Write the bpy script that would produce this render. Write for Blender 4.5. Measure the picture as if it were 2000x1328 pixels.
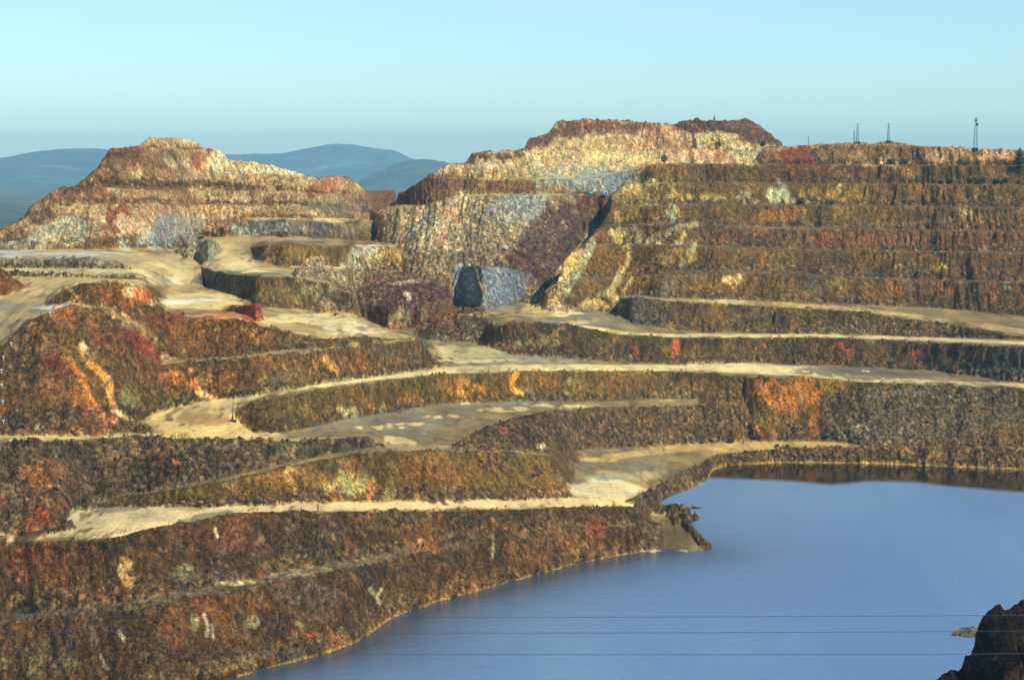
import bpy, bmesh, math, random
import numpy as np
from mathutils import Vector

for o in list(bpy.data.objects): bpy.data.objects.remove(o)
S = bpy.context.scene
COL = S.collection
RAD = math.radians

# ------------------------------------------------------------------ camera
H = 112.0            # camera height over the lake
F = 3600.0           # focal length in photo pixels (2000 wide)
PITCH = math.atan(334.0 / F)
cam_d = bpy.data.cameras.new('camera')
cam = bpy.data.objects.new('camera', cam_d); COL.objects.link(cam)
cam.location = (0, 0, H)
cam.rotation_euler = (math.pi/2 - PITCH, 0, 0)
cam_d.sensor_width = 36; cam_d.lens = 36*F/2000
cam_d.clip_start = 1; cam_d.clip_end = 60000
S.camera = cam

# ------------------------------------------------------------------ light
SUN_EL, SUN_AZ = 45.0, 128.0      # azimuth clockwise from +Y (view direction)
w = bpy.data.worlds.new('World'); S.world = w; w.use_nodes = True
nt = w.node_tree; nt.nodes.clear()
wo = nt.nodes.new('ShaderNodeOutputWorld'); bg = nt.nodes.new('ShaderNodeBackground')
sky = nt.nodes.new('ShaderNodeTexSky'); sky.sky_type = 'NISHITA'; sky.sun_disc = False
sky.sun_elevation = RAD(SUN_EL); sky.sun_rotation = RAD(SUN_AZ)
sky.altitude = 0; sky.air_density = 1.0; sky.dust_density = 0.2; sky.ozone_density = 3.0
mul = nt.nodes.new('ShaderNodeMix'); mul.data_type = 'RGBA'; mul.blend_type = 'MULTIPLY'
mul.inputs['Factor'].default_value = 1.0
mul.inputs['B'].default_value = (0.77, 0.93, 0.97, 1)
nt.links.new(sky.outputs[0], mul.inputs['A']); nt.links.new(mul.outputs['Result'], bg.inputs[0])
bg.inputs[1].default_value = 0.135
nt.links.new(bg.outputs[0], wo.inputs[0])
sd = bpy.data.lights.new('sun', 'SUN'); sd.energy = 4.1; sd.angle = RAD(0.5); sd.color = (1.0, 0.91, 0.76)
sun = bpy.data.objects.new('sun', sd); COL.objects.link(sun)
sv = Vector((math.cos(RAD(SUN_EL))*math.sin(RAD(SUN_AZ)), math.cos(RAD(SUN_EL))*math.cos(RAD(SUN_AZ)), math.sin(RAD(SUN_EL))))
sun.rotation_euler = sv.to_track_quat('Z', 'Y').to_euler()
S.view_settings.view_transform = 'Standard'; S.view_settings.look = 'None'
S.view_settings.exposure = 0.35; S.view_settings.gamma = 1.0
S.render.engine = 'CYCLES'

# ------------------------------------------------------------------ helpers
def tag(o, label=None, cat=None, group=None, kind=None):
    if label: o['label'] = label
    if cat: o['category'] = cat
    if group: o['group'] = group
    if kind: o['kind'] = kind
    return o
def lin(c):
    c = np.asarray(c, float)/255.0
    return np.where(c <= 0.04045, c/12.92, ((c+0.055)/1.055)**2.4)
SP, CP = math.sin(PITCH), math.cos(PITCH)
def ray(px, py):
    """pixel of the survey photograph -> (X/Y, (H-z)/Y)"""
    x = (np.asarray(px, float)-1000)/F; y = -(np.asarray(py, float)-664)/F
    dy = CP + y*SP
    return x/dy, (SP - y*CP)/dy
def unray(a, t):
    # inverse of ray()
    # t = (SP - y CP)/(CP + y SP) -> y = (SP - t CP)/(CP + t SP)
    y = (SP - t*CP)/(CP + t*SP); dy = CP + y*SP
    return a*dy*F + 1000, 664 - y*F
def lattice(seed, n=256):
    return np.random.RandomState(seed).rand(n, n).astype(np.float32)
_tabs = {}
def vnoise(x, y, seed=0):
    if seed not in _tabs: _tabs[seed] = lattice(seed)
    T = _tabs[seed]
    xf = np.floor(x); yf = np.floor(y)
    u = (x-xf).astype(np.float32); v = (y-yf).astype(np.float32)
    xi = xf.astype(np.int32); yi = yf.astype(np.int32)
    u = u*u*(3-2*u); v = v*v*(3-2*v)
    x0 = xi & 255; x1 = (xi+1) & 255; y0 = yi & 255; y1 = (yi+1) & 255
    a = T[x0, y0]; b = T[x1, y0]; c = T[x0, y1]; d = T[x1, y1]
    return (a*(1-u)+b*u)*(1-v) + (c*(1-u)+d*u)*v      # 0..1
def fbm(x, y, seed=0, octv=4, gain=.5):
    s = 0; amp = 1; tot = 0
    for i in range(octv):
        s = s + amp*vnoise(x*2**i+17.3*i, y*2**i+9.1*i, seed+i); tot += amp; amp *= gain
    return s/tot
def gauss1(arr, sig):
    k = int(max(1, sig*3)); xx = np.arange(-k, k+1); g = np.exp(-.5*(xx/sig)**2)
    m = np.isfinite(arr).astype(float); v = np.where(m > 0, arr, 0)
    num = np.convolve(v, g, 'same'); den = np.convolve(m, g, 'same')
    return np.where(m > 0, num/np.maximum(den, 1e-9), np.nan)

# ------------------------------------------------------------------ terrain field
NC = 1800
A = np.linspace(-.335, .335, NC)
Y0_, Y1_, DY = 385.0, 1480.0, 0.4
YR = np.arange(Y0_, Y1_, DY); NR = len(YR)
Zf = np.full((NC, NR), -5.0, np.float32)
ID = np.zeros((NC, NR), np.int16)
Ylast = np.full(NC, Y0_); Zlast = np.zeros(NC)
PXC = 1000 + A*F                  # nominal pixel of each column
DPX = PXC[1]-PXC[0]

PAL = []                          # palettes: (c1, c2, c3, rubble, flat)
def pal(c1, c2, c3, rub=.4, flat=0.):
    PAL.append((lin(c1), lin(c2), lin(c3), rub, flat)); return len(PAL)-1
BED   = pal((60,50,40),(60,50,40),(60,50,40),.3,0)
FORE  = pal((86,66,46),(112,76,44),(62,54,42),.5)       # front left cliffs
RUB   = pal((100,90,76),(84,78,68),(120,104,82),1.0)    # grey rubble
RUBBR = pal((106,88,64),(88,76,60),(124,96,62),.95)
WBR   = pal((100,82,54),(80,68,50),(128,96,58),.35)     # brown wall
WOL   = pal((106,88,54),(84,74,52),(136,108,66),.35)    # olive/ochre wall
WRED  = pal((104,82,58),(84,68,52),(130,94,56),.5)
WDK   = pal((82,72,56),(66,62,56),(112,92,62),.4)
WGREY = pal((128,122,108),(104,102,98),(152,142,116),.5)
ROAD  = pal((206,184,134),(184,160,112),(216,198,152),.05,1)
DIRT  = pal((130,114,86),(108,98,80),(152,132,92),.2,1)
GREYF = pal((112,106,92),(104,104,98),(146,134,106),.15,1)
TAN   = pal((168,148,104),(138,120,86),(190,170,122),.1,1)
HPEAK = pal((166,140,112),(140,110,90),(202,188,158),.35)
HYEL  = pal((198,184,150),(166,144,112),(212,202,176),.35)
HPUR  = pal((106,78,66),(88,68,62),(128,98,76),.6)
HBRN  = pal((122,94,70),(102,80,62),(146,114,82),.4)
BROWNF = pal((116,98,74),(100,86,66),(134,114,80),.6,.6)
MUL   = pal((166,150,118),(140,126,100),(190,174,136),.85)

def prof(pts, idx=1):
    """polyline in photo pixels -> t (or third value) per column; nan outside"""
    P = np.array([p[:3] for p in pts], float)
    a, t = ray(P[:, 0], P[:, 1])
    val = t if idx == 1 else P[:, 2]
    aa, vv = a.copy(), val.copy()
    if P[0, 0] <= 0: aa = np.r_[-1, aa]; vv = np.r_[vv[0], vv]
    if P[-1, 0] >= 2000: aa = np.r_[aa, 1]; vv = np.r_[vv, vv[-1]]
    out = np.interp(A, aa, vv)
    out[(A < aa[0]) | (A > aa[-1])] = np.nan
    return out
def pcol(v):
    if np.isscalar(v): return np.full(NC, float(v))
    P = np.array(v, float); return np.interp(PXC, P[:, 0], P[:, 1])
def hit(t):
    """first Y of each column where the ray t meets the field"""
    tau = (H - np.maximum(Zf, -.3))/YR[None, :]
    tt = np.where(np.isfinite(t), t, 9)
    m = tau <= tt[:, None]
    k = np.argmax(m, 1); ok = m.any(1) & np.isfinite(t)
    k1 = np.clip(k, 1, NR-1); i = np.arange(NC)
    ta, tb = tau[i, k1-1], tau[i, k1]
    fr = np.clip((ta-tt)/np.maximum(ta-tb, 1e-9), 0, 1)
    y = YR[k1-1] + fr*DY
    z = H - tt*y
    y = np.where(ok, y, np.nan); z = np.where(ok, z, np.nan)
    return y, z
def zat(y):
    k = np.clip(((y-Y0_)/DY), 0, NR-2); k = np.where(np.isfinite(k), k, 0)
    i = np.arange(NC); k0 = k.astype(int); f = k-k0
    return Zf[i, k0]*(1-f)+Zf[i, k0+1]*f
LOG = []
def report(name, yc, zc):
    m = np.isfinite(yc)
    if m.any():
        ks = np.where(m)[0]; q = ks[np.linspace(0, len(ks)-1, 6).astype(int)]
        LOG.append(name+': ' + '  '.join('x%d Y%.0f z%.1f' % (PXC[j], yc[j], zc[j]) for j in q))
def layer(name, crest, toe=None, w=None, s=1.5, g=0.0, wall=WBR, top=DIRT, sm=8, tal=.5):
    """a wall from its foot line to its edge line, with a floor behind; third numbers are surveyed heights"""
    global Ylast, Zlast
    tc = prof(crest)
    if w is not None:
        y0 = Ylast + pcol(w); y0 = np.where(np.isfinite(tc), y0, np.nan); z0 = Zlast + 0*y0
    elif len(toe[0]) == 3:
        t0 = prof(toe); z0 = prof(toe, 2); y0 = gauss1((H-z0)/t0, sm/DPX)
        y0 = np.maximum(y0, Ylast+.6); z0 = H - t0*y0
        y0 = np.where(np.isfinite(tc), y0, np.nan)
    else:
        y0, z0 = hit(prof(toe)); y0 = np.where(np.isfinite(tc), y0, np.nan)
    sc = pcol(s)
    if len(crest[0]) == 3:
        yc = (H - prof(crest, 2))/tc
        yc = np.where(np.isfinite(y0), np.maximum(yc, (H - z0 + 2.4*y0)/(2.4 + tc)), np.nan)
    else:
        yc = (H - z0 + sc*y0)/(sc + tc)
    good = np.isfinite(yc) & (yc > y0 + .05)
    yc = np.where(good, yc, np.nan)
    yc = gauss1(yc, sm/DPX)
    yc = np.where(good, np.maximum(yc, y0+.3), np.nan)
    zc = H - tc*yc
    report(name, yc, zc)
    gc = pcol(g)
    YY = YR[None, :]
    if toe is not None and len(toe[0]) == 3:      # regrade the floor in front up to the foot of this wall
        zl = Zlast[:, None]; yl = Ylast[:, None]
        mf = (YY > yl) & (YY < y0[:, None]) & good[:, None] & (yl > Y0_+1)
        zr = zl + (z0[:, None]-zl)*(YY-yl)/np.maximum(y0[:, None]-yl, .1)
        Zf[mf] = zr[mf]
    y0_, yc_, z0_, zc_ = (v[:, None] for v in (y0, yc, z0, zc))
    wv = (YY-y0_)/(yc_-y0_)
    tn = np.clip(vnoise(A*60*2, A*0+len(LOG)*7.7, 55)*1.5-.25, 0, 1)[:, None]*tal
    wt, ht = .5, .5 - .32*tn
    f = np.where(wv < wt, wv/wt*ht, ht + (wv-wt)/(1-wt)*(1-ht))
    mw = (YY >= y0_) & (YY < yc_) & good[:, None]
    mt = (YY >= yc_) & good[:, None]
    zw = z0_ + (zc_-z0_)*f
    Zf[mw] = zw[mw]; ID[mw] = wall
    if tal > 0:
        mk = mw & (wv < .16 + .7*wt*tn*(.6+.8*vnoise(A[:, None]*900, YY/2.0, 77)))
        ID[mk] = RUBBR
    zt = zc_ + gc[:, None]*(YY-yc_)
    Zf[mt] = zt[mt]; ID[mt] = top
    Ylast = np.where(good, yc, Ylast); Zlast = np.where(good, zc, Zlast)
def mesa(name, crest, s=1.0, g=0.0, wall=WBR, top=DIRT, back=None, full=False):
    """crest with known distance; the face falls towards the camera until it meets what is there"""
    global Ylast, Zlast
    tc = prof(crest); yc = prof(crest, 2); good = np.isfinite(tc)
    zc = H - tc*yc; report(name, np.where(good, yc, np.nan), zc)
    sc = pcol(s)[:, None]; YY = YR[None, :]; yc_, zc_ = yc[:, None], zc[:, None]
    zw = zc_ - sc*(yc_-YY)
    front = (YY < yc_) & (YY > Ylast[:, None]) & good[:, None] & (zw > Zf)
    Zf[front] = zw[front]; ID[front] = wall
    if back is None:
        mt = (YY >= yc_) & good[:, None]; zt = zc_ + pcol(g)[:, None]*(YY-yc_)
        Zf[mt] = zt[mt]; ID[mt] = top
        Ylast = np.where(good, yc, Ylast); Zlast = np.where(good, zc, Zlast)
    else:
        zt = zc_ - pcol(back)[:, None]*(YY-yc_)
        mt = (YY >= yc_) & good[:, None] & (zt > Zf)
        Zf[mt] = zt[mt]; ID[mt] = wall
def mound(name, crest, toe, s=.8, back=.8, wall=RUB, sm=6):
    """heap standing on what is already there"""
    tc = prof(crest); y0, z0 = hit(prof(toe)); sc = pcol(s)
    yc = (H - z0 + sc*y0)/(sc + tc); good = np.isfinite(yc) & (yc > y0+.05)
    yc = gauss1(np.where(good, yc, np.nan), sm/DPX); yc = np.where(good, np.maximum(yc, y0+.2), np.nan)
    zc = H - tc*yc; report(name, yc, zc)
    YY = YR[None, :]; y0_, yc_, z0_, zc_ = (v[:, None] for v in (y0, yc, z0, zc))
    zw = z0_ + (zc_-z0_)*(YY-y0_)/(yc_-y0_)
    m = (YY >= y0_) & (YY < yc_) & good[:, None] & (zw > Zf)
    Zf[m] = zw[m]; ID[m] = wall
    zt = zc_ - back*(YY-yc_)
    m = (YY >= yc_) & good[:, None] & (zt > Zf)
    Zf[m] = zt[m]; ID[m] = wall
def drop(line, z, top=DIRT, up=2, s=1.6):
    """behind the line the ground falls away to level z"""
    global Ylast, Zlast
    t = prof([(p[0], p[1]-up) for p in line]); y, zz = hit(t); good = np.isfinite(y)
    YY = YR[None, :]; m = (YY >= y[:, None]) & good[:, None]
    zt = np.maximum(z, zz[:, None] - s*(YY-y[:, None]))
    Zf[m] = np.broadcast_to(zt, Zf.shape)[m]; ID[m] = top
    Ylast = np.where(good, y, Ylast); Zlast = np.where(good, zz, Zlast)

# ---- front left cliffs, from the water up to the first haul road
shore = [(-150,1480),(0,1430),(200,1385),(430,1328),(560,1292),(640,1272),(700,1250),(760,1208),(860,1172),(1000,1136),(1100,1108),(1200,1088),(1252,1078),(1292,1076)]
tt = prof(shore); ys = gauss1(H/tt, 4/DPX)
m = np.isfinite(ys)[:, None] & (YR[None, :] >= ys[:, None]-4)
zz = np.clip((YR[None, :]-ys[:, None])*.8, -3, .25); Zf[m] = np.broadcast_to(zz, Zf.shape)[m]
Ylast = np.where(np.isfinite(ys), ys, Ylast)
layer('L1', [(-150,1240),(0,1222),(100,1205),(250,1190),(400,1160),(480,1150),(600,1126),(700,1104),(760,1088),(900,1066),(1100,1040),(1250,1026),(1270,1042),(1292,1044)],
      toe=[(-150,1478),(0,1428),(200,1383),(430,1326),(560,1290),(640,1270),(700,1248),(760,1206),(860,1170),(1000,1134),(1100,1106),(1200,1086),(1252,1076),(1292,1074)],
      s=[(0,1.15),(430,1.1),(1262,.8)], wall=FORE, top=BROWNF, g=.02, sm=25)
layer('L2', [(-150,1075,27),(0,1060,27.8),(190,1052,28.8),(280,1032,29),(400,1012,29.2),(480,998,29),(620,1001,26.8),(800,996,22.6),(1000,991,17.2),(1150,989,13.4),(1235,986,11),(1250,992,9),(1262,1000,6.8),(1276,1004,5.2),(1292,1007,4.2)],
      toe=[(-150,1215),(0,1206),(100,1190),(250,1172),(400,1148),(480,1138),(540,1122),(640,1104),(700,1094),(760,1082),(900,1064),(1100,1038),(1250,1024),(1270,1040),(1292,1042)],
      s=1.25, wall=FORE, top=DIRT, g=[(0,0),(1000,0),(1080,-.02),(1150,-.045),(1250,-.04),(1262,-.02),(1292,.01)], sm=12, tal=.8)
# ---- far shore (right): bank
sh2 = [(1291,975),(1340,956),(1382,938),(1390,918),(1420,909),(1500,904),(1700,905),(1850,911),(2000,919)]
tt = prof(sh2); ys = H/tt
m = np.isfinite(ys)[:, None] & (YR[None, :] >= ys[:, None]-4) & (np.arange(NC)[:, None] > np.searchsorted(A, ray(1292, 1000)[0]))
zz = np.clip((YR[None, :]-ys[:, None])*.6, -3, .2); Zf[m] = np.broadcast_to(zz, Zf.shape)[m]
layer('bank', [(1292,945,4.4),(1340,925,4.9),(1380,897,5),(1400,886,4.4),(1500,878,4.3),(1640,873,5.3),(1750,873,5.8),(2000,876,7)],
      toe=[(1292,971),(1340,954),(1382,936),(1390,916),(1420,907.5),(1500,902.5),(1700,903.5),(1850,909.5),(2000,917.5)],
      s=.9, wall=RUBBR, top=DIRT, g=0, sm=8)
# ---- second step left, ramp on its back
layer('L3', [(180,984,29.6),(250,968,31),(400,946,34),(560,911,36),(700,886,36),(830,879,34),(880,881,32.8),(1000,881,28.3),(1070,890,24.8),(1095,915,20.5),(1108,950,16.5),(1116,973,14)],
      toe=[(180,990,29.2),(330,988,29.5),(400,990,29.5),(600,985,27.5),(800,980,23),(1000,976,17.8),(1110,973.5,14.3),(1116,973.5,14)],
      wall=WOL, top=DIRT, g=.01, tal=.9)
layer('L4', [(-150,868),(0,864),(60,859),(250,853),(480,858),(560,861),(690,856),(715,862),(738,874)],
      toe=[(-150,1040,28),(0,1038,28.5),(70,1036,28.6),(128,1022,28.8),(142,1004,29),(165,988,29.3),(180,983,29.8),(250,964,31.2),(400,940,34.2),(560,905,36.2),(700,880,36.2),(738,875,36)],
      s=[(0,.9),(150,.85),(700,.8)], wall=RUB, top=DIRT, tal=0)
# ---- rubble front of the middle platform, centre to right
layer('L5', [(884,872,33.3),(930,840,33),(1000,816,30.5),(1070,803,27.5),(1150,796,24.5),(1300,793,20),(1400,786,18.5),(1440,776,20),(1452,770,21.5)],
      toe=[(884,876,33),(930,876,31.3),(1000,878,28.5),(1070,886,25),(1100,884,20),(1118,881,13),(1150,880,11.5),(1200,878,9.5),(1330,870,6),(1400,863,5),(1452,862,5.2)],
      wall=RUBBR, top=DIRT, sm=14, tal=0)
# ---- wall below the long pale haul road
layer('P5', [(462,810),(472,792),(560,771),(700,749),(860,729),(1000,723),(1100,721),(1300,723),(1450,734),(1650,743),(1800,751),(2000,758)],
      toe=[(462,812,45.5),(472,835,42.3),(500,846,41.5),(560,846,41),(600,838,40),(680,822,38),(760,808,35.8),(860,792,33),(1000,786,30),(1150,787,25),(1300,781,20),(1400,775,20.5),(1434,768,22.5),(1450,820,11),(1462,860,5.3),(1640,862,5.5),(1700,872,5.8),(2000,874,6.5)],
      s=[(462,1.5),(1400,1.4),(1440,1.1),(1600,1.0),(1800,.8),(2000,.75)], wall=WOL, top=DIRT, sm=14, tal=.6)
# ---- left mountain of loose brown rock
layer('L7', [(-150,700),(0,676),(30,648),(62,622),(110,602),(140,591),(180,602),(215,600),(250,640),(310,713),(400,706),(500,696),(600,686),(640,680),(780,665),(822,661),(840,690),(868,722)],
      toe=[(-150,849,44.5),(100,849,44.5),(200,849,43.6),(258,846,43),(272,826,43.5),(330,801,45),(400,783,47),(500,773,49),(600,758,49.7),(700,746,47.2),(790,731,44.7),(868,723,43)],
      s=[(0,.85),(200,.85),(320,1.2),(800,1.4)], wall=WRED, top=TAN, g=0, sm=12)
layer('L7b', [(88,592),(130,562),(160,553),(240,553),(290,557),(302,590),(322,607),(350,616),(440,626),(500,633),(560,649),(640,659),(700,654),(832,661)],
      toe=[(88,594,74),(140,590,75),(180,601,73.5),(215,600,73.5),(250,638,68.5),(310,708,57.2),(400,702,57.4),(500,692,59.2),(600,683,59.5),(640,678,59.2),(700,671,57.5),(780,664,55.6),(832,662,54)],
      s=1.0, wall=WRED, top=TAN, sm=10, tal=0)
# ---- right side, second terrace and the corner beside the platform
layer('P6a', [(815,662),(830,648),(860,626),(940,607),(952,606)],
      toe=[(815,664,41.5),(860,666,41.3),(952,669,41)],
      s=[(815,.9),(860,.5),(940,.35)], wall=RUBBR, top=RUBBR, g=0.0, sm=10, tal=0)
drop([(655,609),(700,624),(762,650),(815,660)], 43.5, up=1)
layer('P6', [(950,676),(954,650),(965,633),(1000,628),(1100,629),(1200,650),(1330,657),(1500,658),(1700,663),(1850,669),(2000,676)],
      toe=[(950,679,41),(1000,692,39.6),(1100,701,37),(1200,709,34),(1330,713,30.5),(1500,709,28.5),(1600,713,27.8),(1800,723,27),(1950,744,27),(2000,749,27)],
      s=1.5, wall=WDK, top=DIRT)
layer('P6b', [(948,604,51.4),(1000,601.5,51.2),(1066,600.5,51)], toe=[(948,612,50.4),(1000,608,50.4),(1066,605,50.4)], wall=DIRT, top=DIRT, tal=0)
layer('P7', [(1207,600),(1212,581),(1300,586),(1400,591),(1500,598),(1700,611),(1850,631),(2000,656)],
      toe=[(1207,616,47),(1230,630,46),(1330,646,41.7),(1500,651,39.2),(1700,655,38.6),(1850,660,39),(2000,664,41)],
      s=[(1200,1.5),(1500,1.2),(2000,1.0)], wall=WDK, top=DIRT)
layer('L10', [(1045,600),(1062,572),(1090,551),(1220,547),(1330,532),(1450,533),(1600,541),(1800,548),(2000,552)],
      toe=[(1045,604,50.5),(1100,612,49.5),(1205,612,47.3),(1216,576,55),(1300,582,54.8),(1400,585,52.9),(1500,588,51),(1700,595,48.6),(1850,603,46.8),(2000,617,44.5)],
      s=[(1045,1.1),(1230,1.3),(2000,1.3)], wall=WBR, top=BROWNF, sm=14)
rb = dict(w=9, s=1.5, wall=WBR, top=BROWNF, sm=12)
layer('L11', [(1075,548),(1100,506),(1130,489),(1220,479),(1330,480),(1430,485),(1600,490),(2000,495)], **rb)
layer('L12', [(1140,482),(1160,456),(1180,443),(1300,438),(1450,444),(1600,448),(2000,453)], **{**rb, 'wall': WRED})
layer('L13', [(1165,454),(1185,421),(1195,403),(1330,401),(1650,403),(2000,407)], **{**rb, 'wall': WOL})
layer('L14', [(1187,408),(1193,386),(1215,363),(1300,358),(1650,360),(2000,363)], **{**rb, 'wall': WOL})
layer('L15', [(1213,363),(1245,333),(1280,321),(1480,322),(2000,326)], **{**rb, 'w': 8})
layer('L16', [(1468,323),(1486,294),(1560,285),(1600,282),(1700,283),(1800,286),(1900,291),(2000,294)], **{**rb, 'w': 11, 's': 1.2, 'wall': HBRN, 'top': TAN})
drop([(1050,598),(1062,571),(1090,550),(1100,505),(1130,488),(1160,455),(1185,420),(1193,385),(1215,362),(1245,332),(1278,321)], 45)

# ---- left middle: pale working floors stepping up to the left hill
layer('B0', [(-150,534),(0,532),(120,534),(200,538),(285,540),(292,556)],
      toe=[(-150,540,77),(0,540,77),(120,541,77),(200,544,77),(285,548,77.3),(292,557,76.5)], s=1., wall=RUBBR, top=TAN, g=0)
layer('B0b', [(-150,505),(0,505),(100,507),(170,503),(240,516),(262,524)],
      toe=[(-150,523,79),(0,523,79),(100,524,79),(240,524,79),(262,526,78.6)], s=.9, wall=WGREY, top=TAN)
layer('fan', [(262,524,78.4),(285,516,78),(330,503,77.5),(395,500,77)], toe=[(262,528,78),(292,552,76),(330,562,70),(395,562,68)], wall=TAN, top=TAN, tal=0)
layer('B1', [(386,523),(450,532),(510,538),(590,541),(640,552),(700,585)],
      toe=[(386,540,69),(400,562,68),(450,577,67.3),(480,588,66.5),(505,604,64.8),(590,608,61.5),(640,610,60),(700,613,59)], s=[(386,1.3),(700,1.1)], wall=WDK, top=TAN, tal=.8)
layer('C1', [(698,600),(720,598),(800,596),(880,601),(905,606)],
      toe=[(698,614,48),(720,630,44.5),(760,645,43),(830,641,43.5),(880,628,45.5),(905,608,49)], s=1.8, wall=WRED, top=HPUR)
layer('ramp', [(392,472,82),(420,466,82),(492,470,82)], toe=[(392,520,76),(420,528,75.5),(492,528,75)], wall=TAN, top=TAN, tal=0)
layer('Mr', [(690,560),(730,545),(790,540),(880,548)], toe=[(690,594,52.5),(730,592,53),(790,594,52.5),(880,598,51)], s=.6, wall=HPUR, top=RUBBR, g=.1, tal=0)
layer('B2', [(488,480),(500,477),(560,475),(680,481),(765,481),(790,500)],
      toe=[(488,510,76),(560,523,74.5),(600,518,73.5),(640,522,72),(690,524,68),(730,526,66),(765,527,65.5),(790,538,63)], s=1.2, wall=WOL, top=DIRT)
layer('B3', [(468,428),(560,427),(650,433),(700,433),(735,432)],
      toe=[(468,462,82.3),(560,464,83),(660,469,80),(735,472,76)], s=[(468,1.2),(650,1.0),(735,.7)], wall=WGREY, top=TAN)
layer('H1', [(-150,480),(0,451),(60,421),(150,399),(300,397),(450,401),(600,403),(700,413),(735,428)],
      toe=[(-150,490,82),(0,488,82),(200,488,81.3),(340,488,79.3),(378,466,81.5),(462,460,83),(474,425,90.5),(600,428,90),(650,430,88.5),(735,430,86)], s=[(0,.9),(350,1.1),(735,.9)], wall=HPEAK, top=HBRN, sm=12)
hb = dict(w=5, wall=HPEAK, top=HBRN, sm=16)
layer('H2', [(40,434),(60,405),(100,378),(112,370),(150,366),(300,370),(450,373),(650,376),(690,392),(722,408)], s=1.2, **hb)
layer('H3', [(140,370),(160,355),(190,330),(215,291),(270,288),(400,291),(430,297),(446,313),(520,323),(600,344),(622,348),(650,344),(682,346),(700,362),(722,380)], s=1.15, **hb)
layer('H4', [(268,289),(290,269),(315,270),(345,269),(378,276),(402,292)], w=6, s=1.0, wall=HYEL, top=HYEL)
# ---- centre slope and the hill over it (distances from the plan)
mesa('M1', [(725,428,925),(745,412,910),(780,405,898),(820,405,892),(860,394,888),(900,383,886),(960,381,889),(1050,382,900),(1100,383,910),(1190,384,932),(1240,384,940)],
     s=[(725,.75),(780,.62),(820,.55),(860,.62),(900,.9),(960,.95),(1050,.8),(1190,.8)], wall=MUL, top=TAN)
mesa('saddle', [(690,376,1000),(720,374,1000),(800,372,1000)], s=.12, wall=HBRN, top=HBRN)
mesa('R1', [(776,378,935),(800,368,928),(832,346,918),(870,348,914),(940,353,918),(1050,351,922),(1150,348,944),(1240,332,964),(1330,320,990)], s=1.2, wall=HBRN, top=TAN)
mesa('R2', [(832,346,932),(860,331,934),(880,321,938),(912,319,945),(921,299,948),(1000,296,948),(1050,296,950),(1150,296,968),(1250,294,990),(1350,292,1010),(1450,296,1020),(1490,310,1020)], s=1.2, wall=HYEL, top=HBRN)
mesa('R3', [(1000,296,958),(1024,291,962),(1032,272,972),(1070,262,980),(1086,239,996),(1140,234,1004),(1250,239,1020),(1310,243,1035),(1350,262,1045),(1400,264,1045),(1440,280,1045),(1490,288,1045),(1540,286,1045)], s=1.2, wall=HPEAK, top=HBRN)
mesa('R4', [(1250,240,1100),(1312,245,1100),(1335,239,1100),(1362,235,1100),(1385,239,1100),(1430,237,1100),(1460,233,1100),(1482,246,1100),(1532,286,1100)], s=.65, wall=HPUR, top=HPUR)
# behind the last edge of every column the hill falls away
YY = YR[None, :]; yl = Ylast[:, None]; zl = Zlast[:, None]
far = YY > yl+14
zt = np.maximum(zl - .55*(YY-yl-14), 20)
Zf[far] = np.minimum(zt, 400)[far]

# ---- heaps standing on the floors
mound('spit1', [(1248,1008),(1262,1002),(1290,1000),(1320,998),(1345,1012),(1365,1036),(1380,1052),(1391,1066)],
      [(1248,1077),(1300,1074),(1340,1078),(1370,1078),(1391,1072)], s=.22, back=.6, wall=DIRT)
mound('spit5', [(1312,996),(1345,1018),(1365,1042),(1382,1056),(1391,1067)], [(1312,1004),(1345,1036),(1365,1064),(1382,1077),(1391,1073)], s=.5, back=.7, wall=RUBBR)
mound('spit2', [(1240,980),(1270,983),(1300,986),(1325,983),(1345,990),(1368,1012)], [(1240,1000),(1300,1005),(1320,1022),(1345,1024),(1368,1014)], s=.45, back=.7, wall=RUBBR)
mound('spit3', [(1318,988),(1340,987),(1386,989.5)], [(1318,996),(1340,996),(1386,991)], s=.5, back=.8, wall=RUBBR)
mound('spit4', [(1848,1243),(1870,1238),(1898,1222),(1912,1226),(1940,1228)], [(1848,1244.5),(1880,1246),(1912,1250),(1940,1250)], s=.5, back=.8, wall=WGREY)
mound('heap1', [(118,988),(140,976),(165,975),(195,990)], [(118,990),(140,996),(170,997),(195,992)], s=.8)
mound('heap2', [(-150,988),(0,982),(60,985),(110,998),(150,1030)], [(-150,1044),(0,1042),(80,1042),(150,1034)], s=.7, wall=RUBBR)
mound('heap3', [(-150,500),(0,522),(25,540),(50,556)], [(-150,590),(0,582),(25,572),(50,558)], s=.8, wall=WRED)
mound('shoreheap', [(1222,977),(1250,962),(1275,947),(1300,934),(1330,921),(1362,903)], [(1222,981),(1250,985),(1275,985),(1296,976),(1330,962),(1362,946)], s=.7, back=.6, wall=RUBBR)
mound('red', [(436,604),(455,597),(478,592),(498,592),(510,600),(516,626)], [(436,606),(460,612),(485,622),(505,629),(516,630)], s=1.1, back=.8, wall=WRED)
mound('orange', [(240,572),(262,556),(282,556),(296,580),(304,596)], [(240,578),(270,592),(296,600),(304,598)], s=1.4, back=1., wall=HYEL)
mound('ridge', [(572,532),(598,502),(625,499),(648,522),(700,566),(752,604),(775,618)], [(572,536),(600,560),(640,585),(690,604),(740,612),(775,620)], s=.7, back=.7, wall=MUL)
mound('cone', [(604,606),(632,582),(645,588),(664,612)], [(604,608),(632,612),(664,614)], s=.8, wall=MUL)
mound('knob', [(340,492),(368,470),(400,466),(425,470),(436,486)], [(340,496),(370,506),(400,511),(425,500),(436,488)], s=1.1, back=.3, wall=WGREY)
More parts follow.
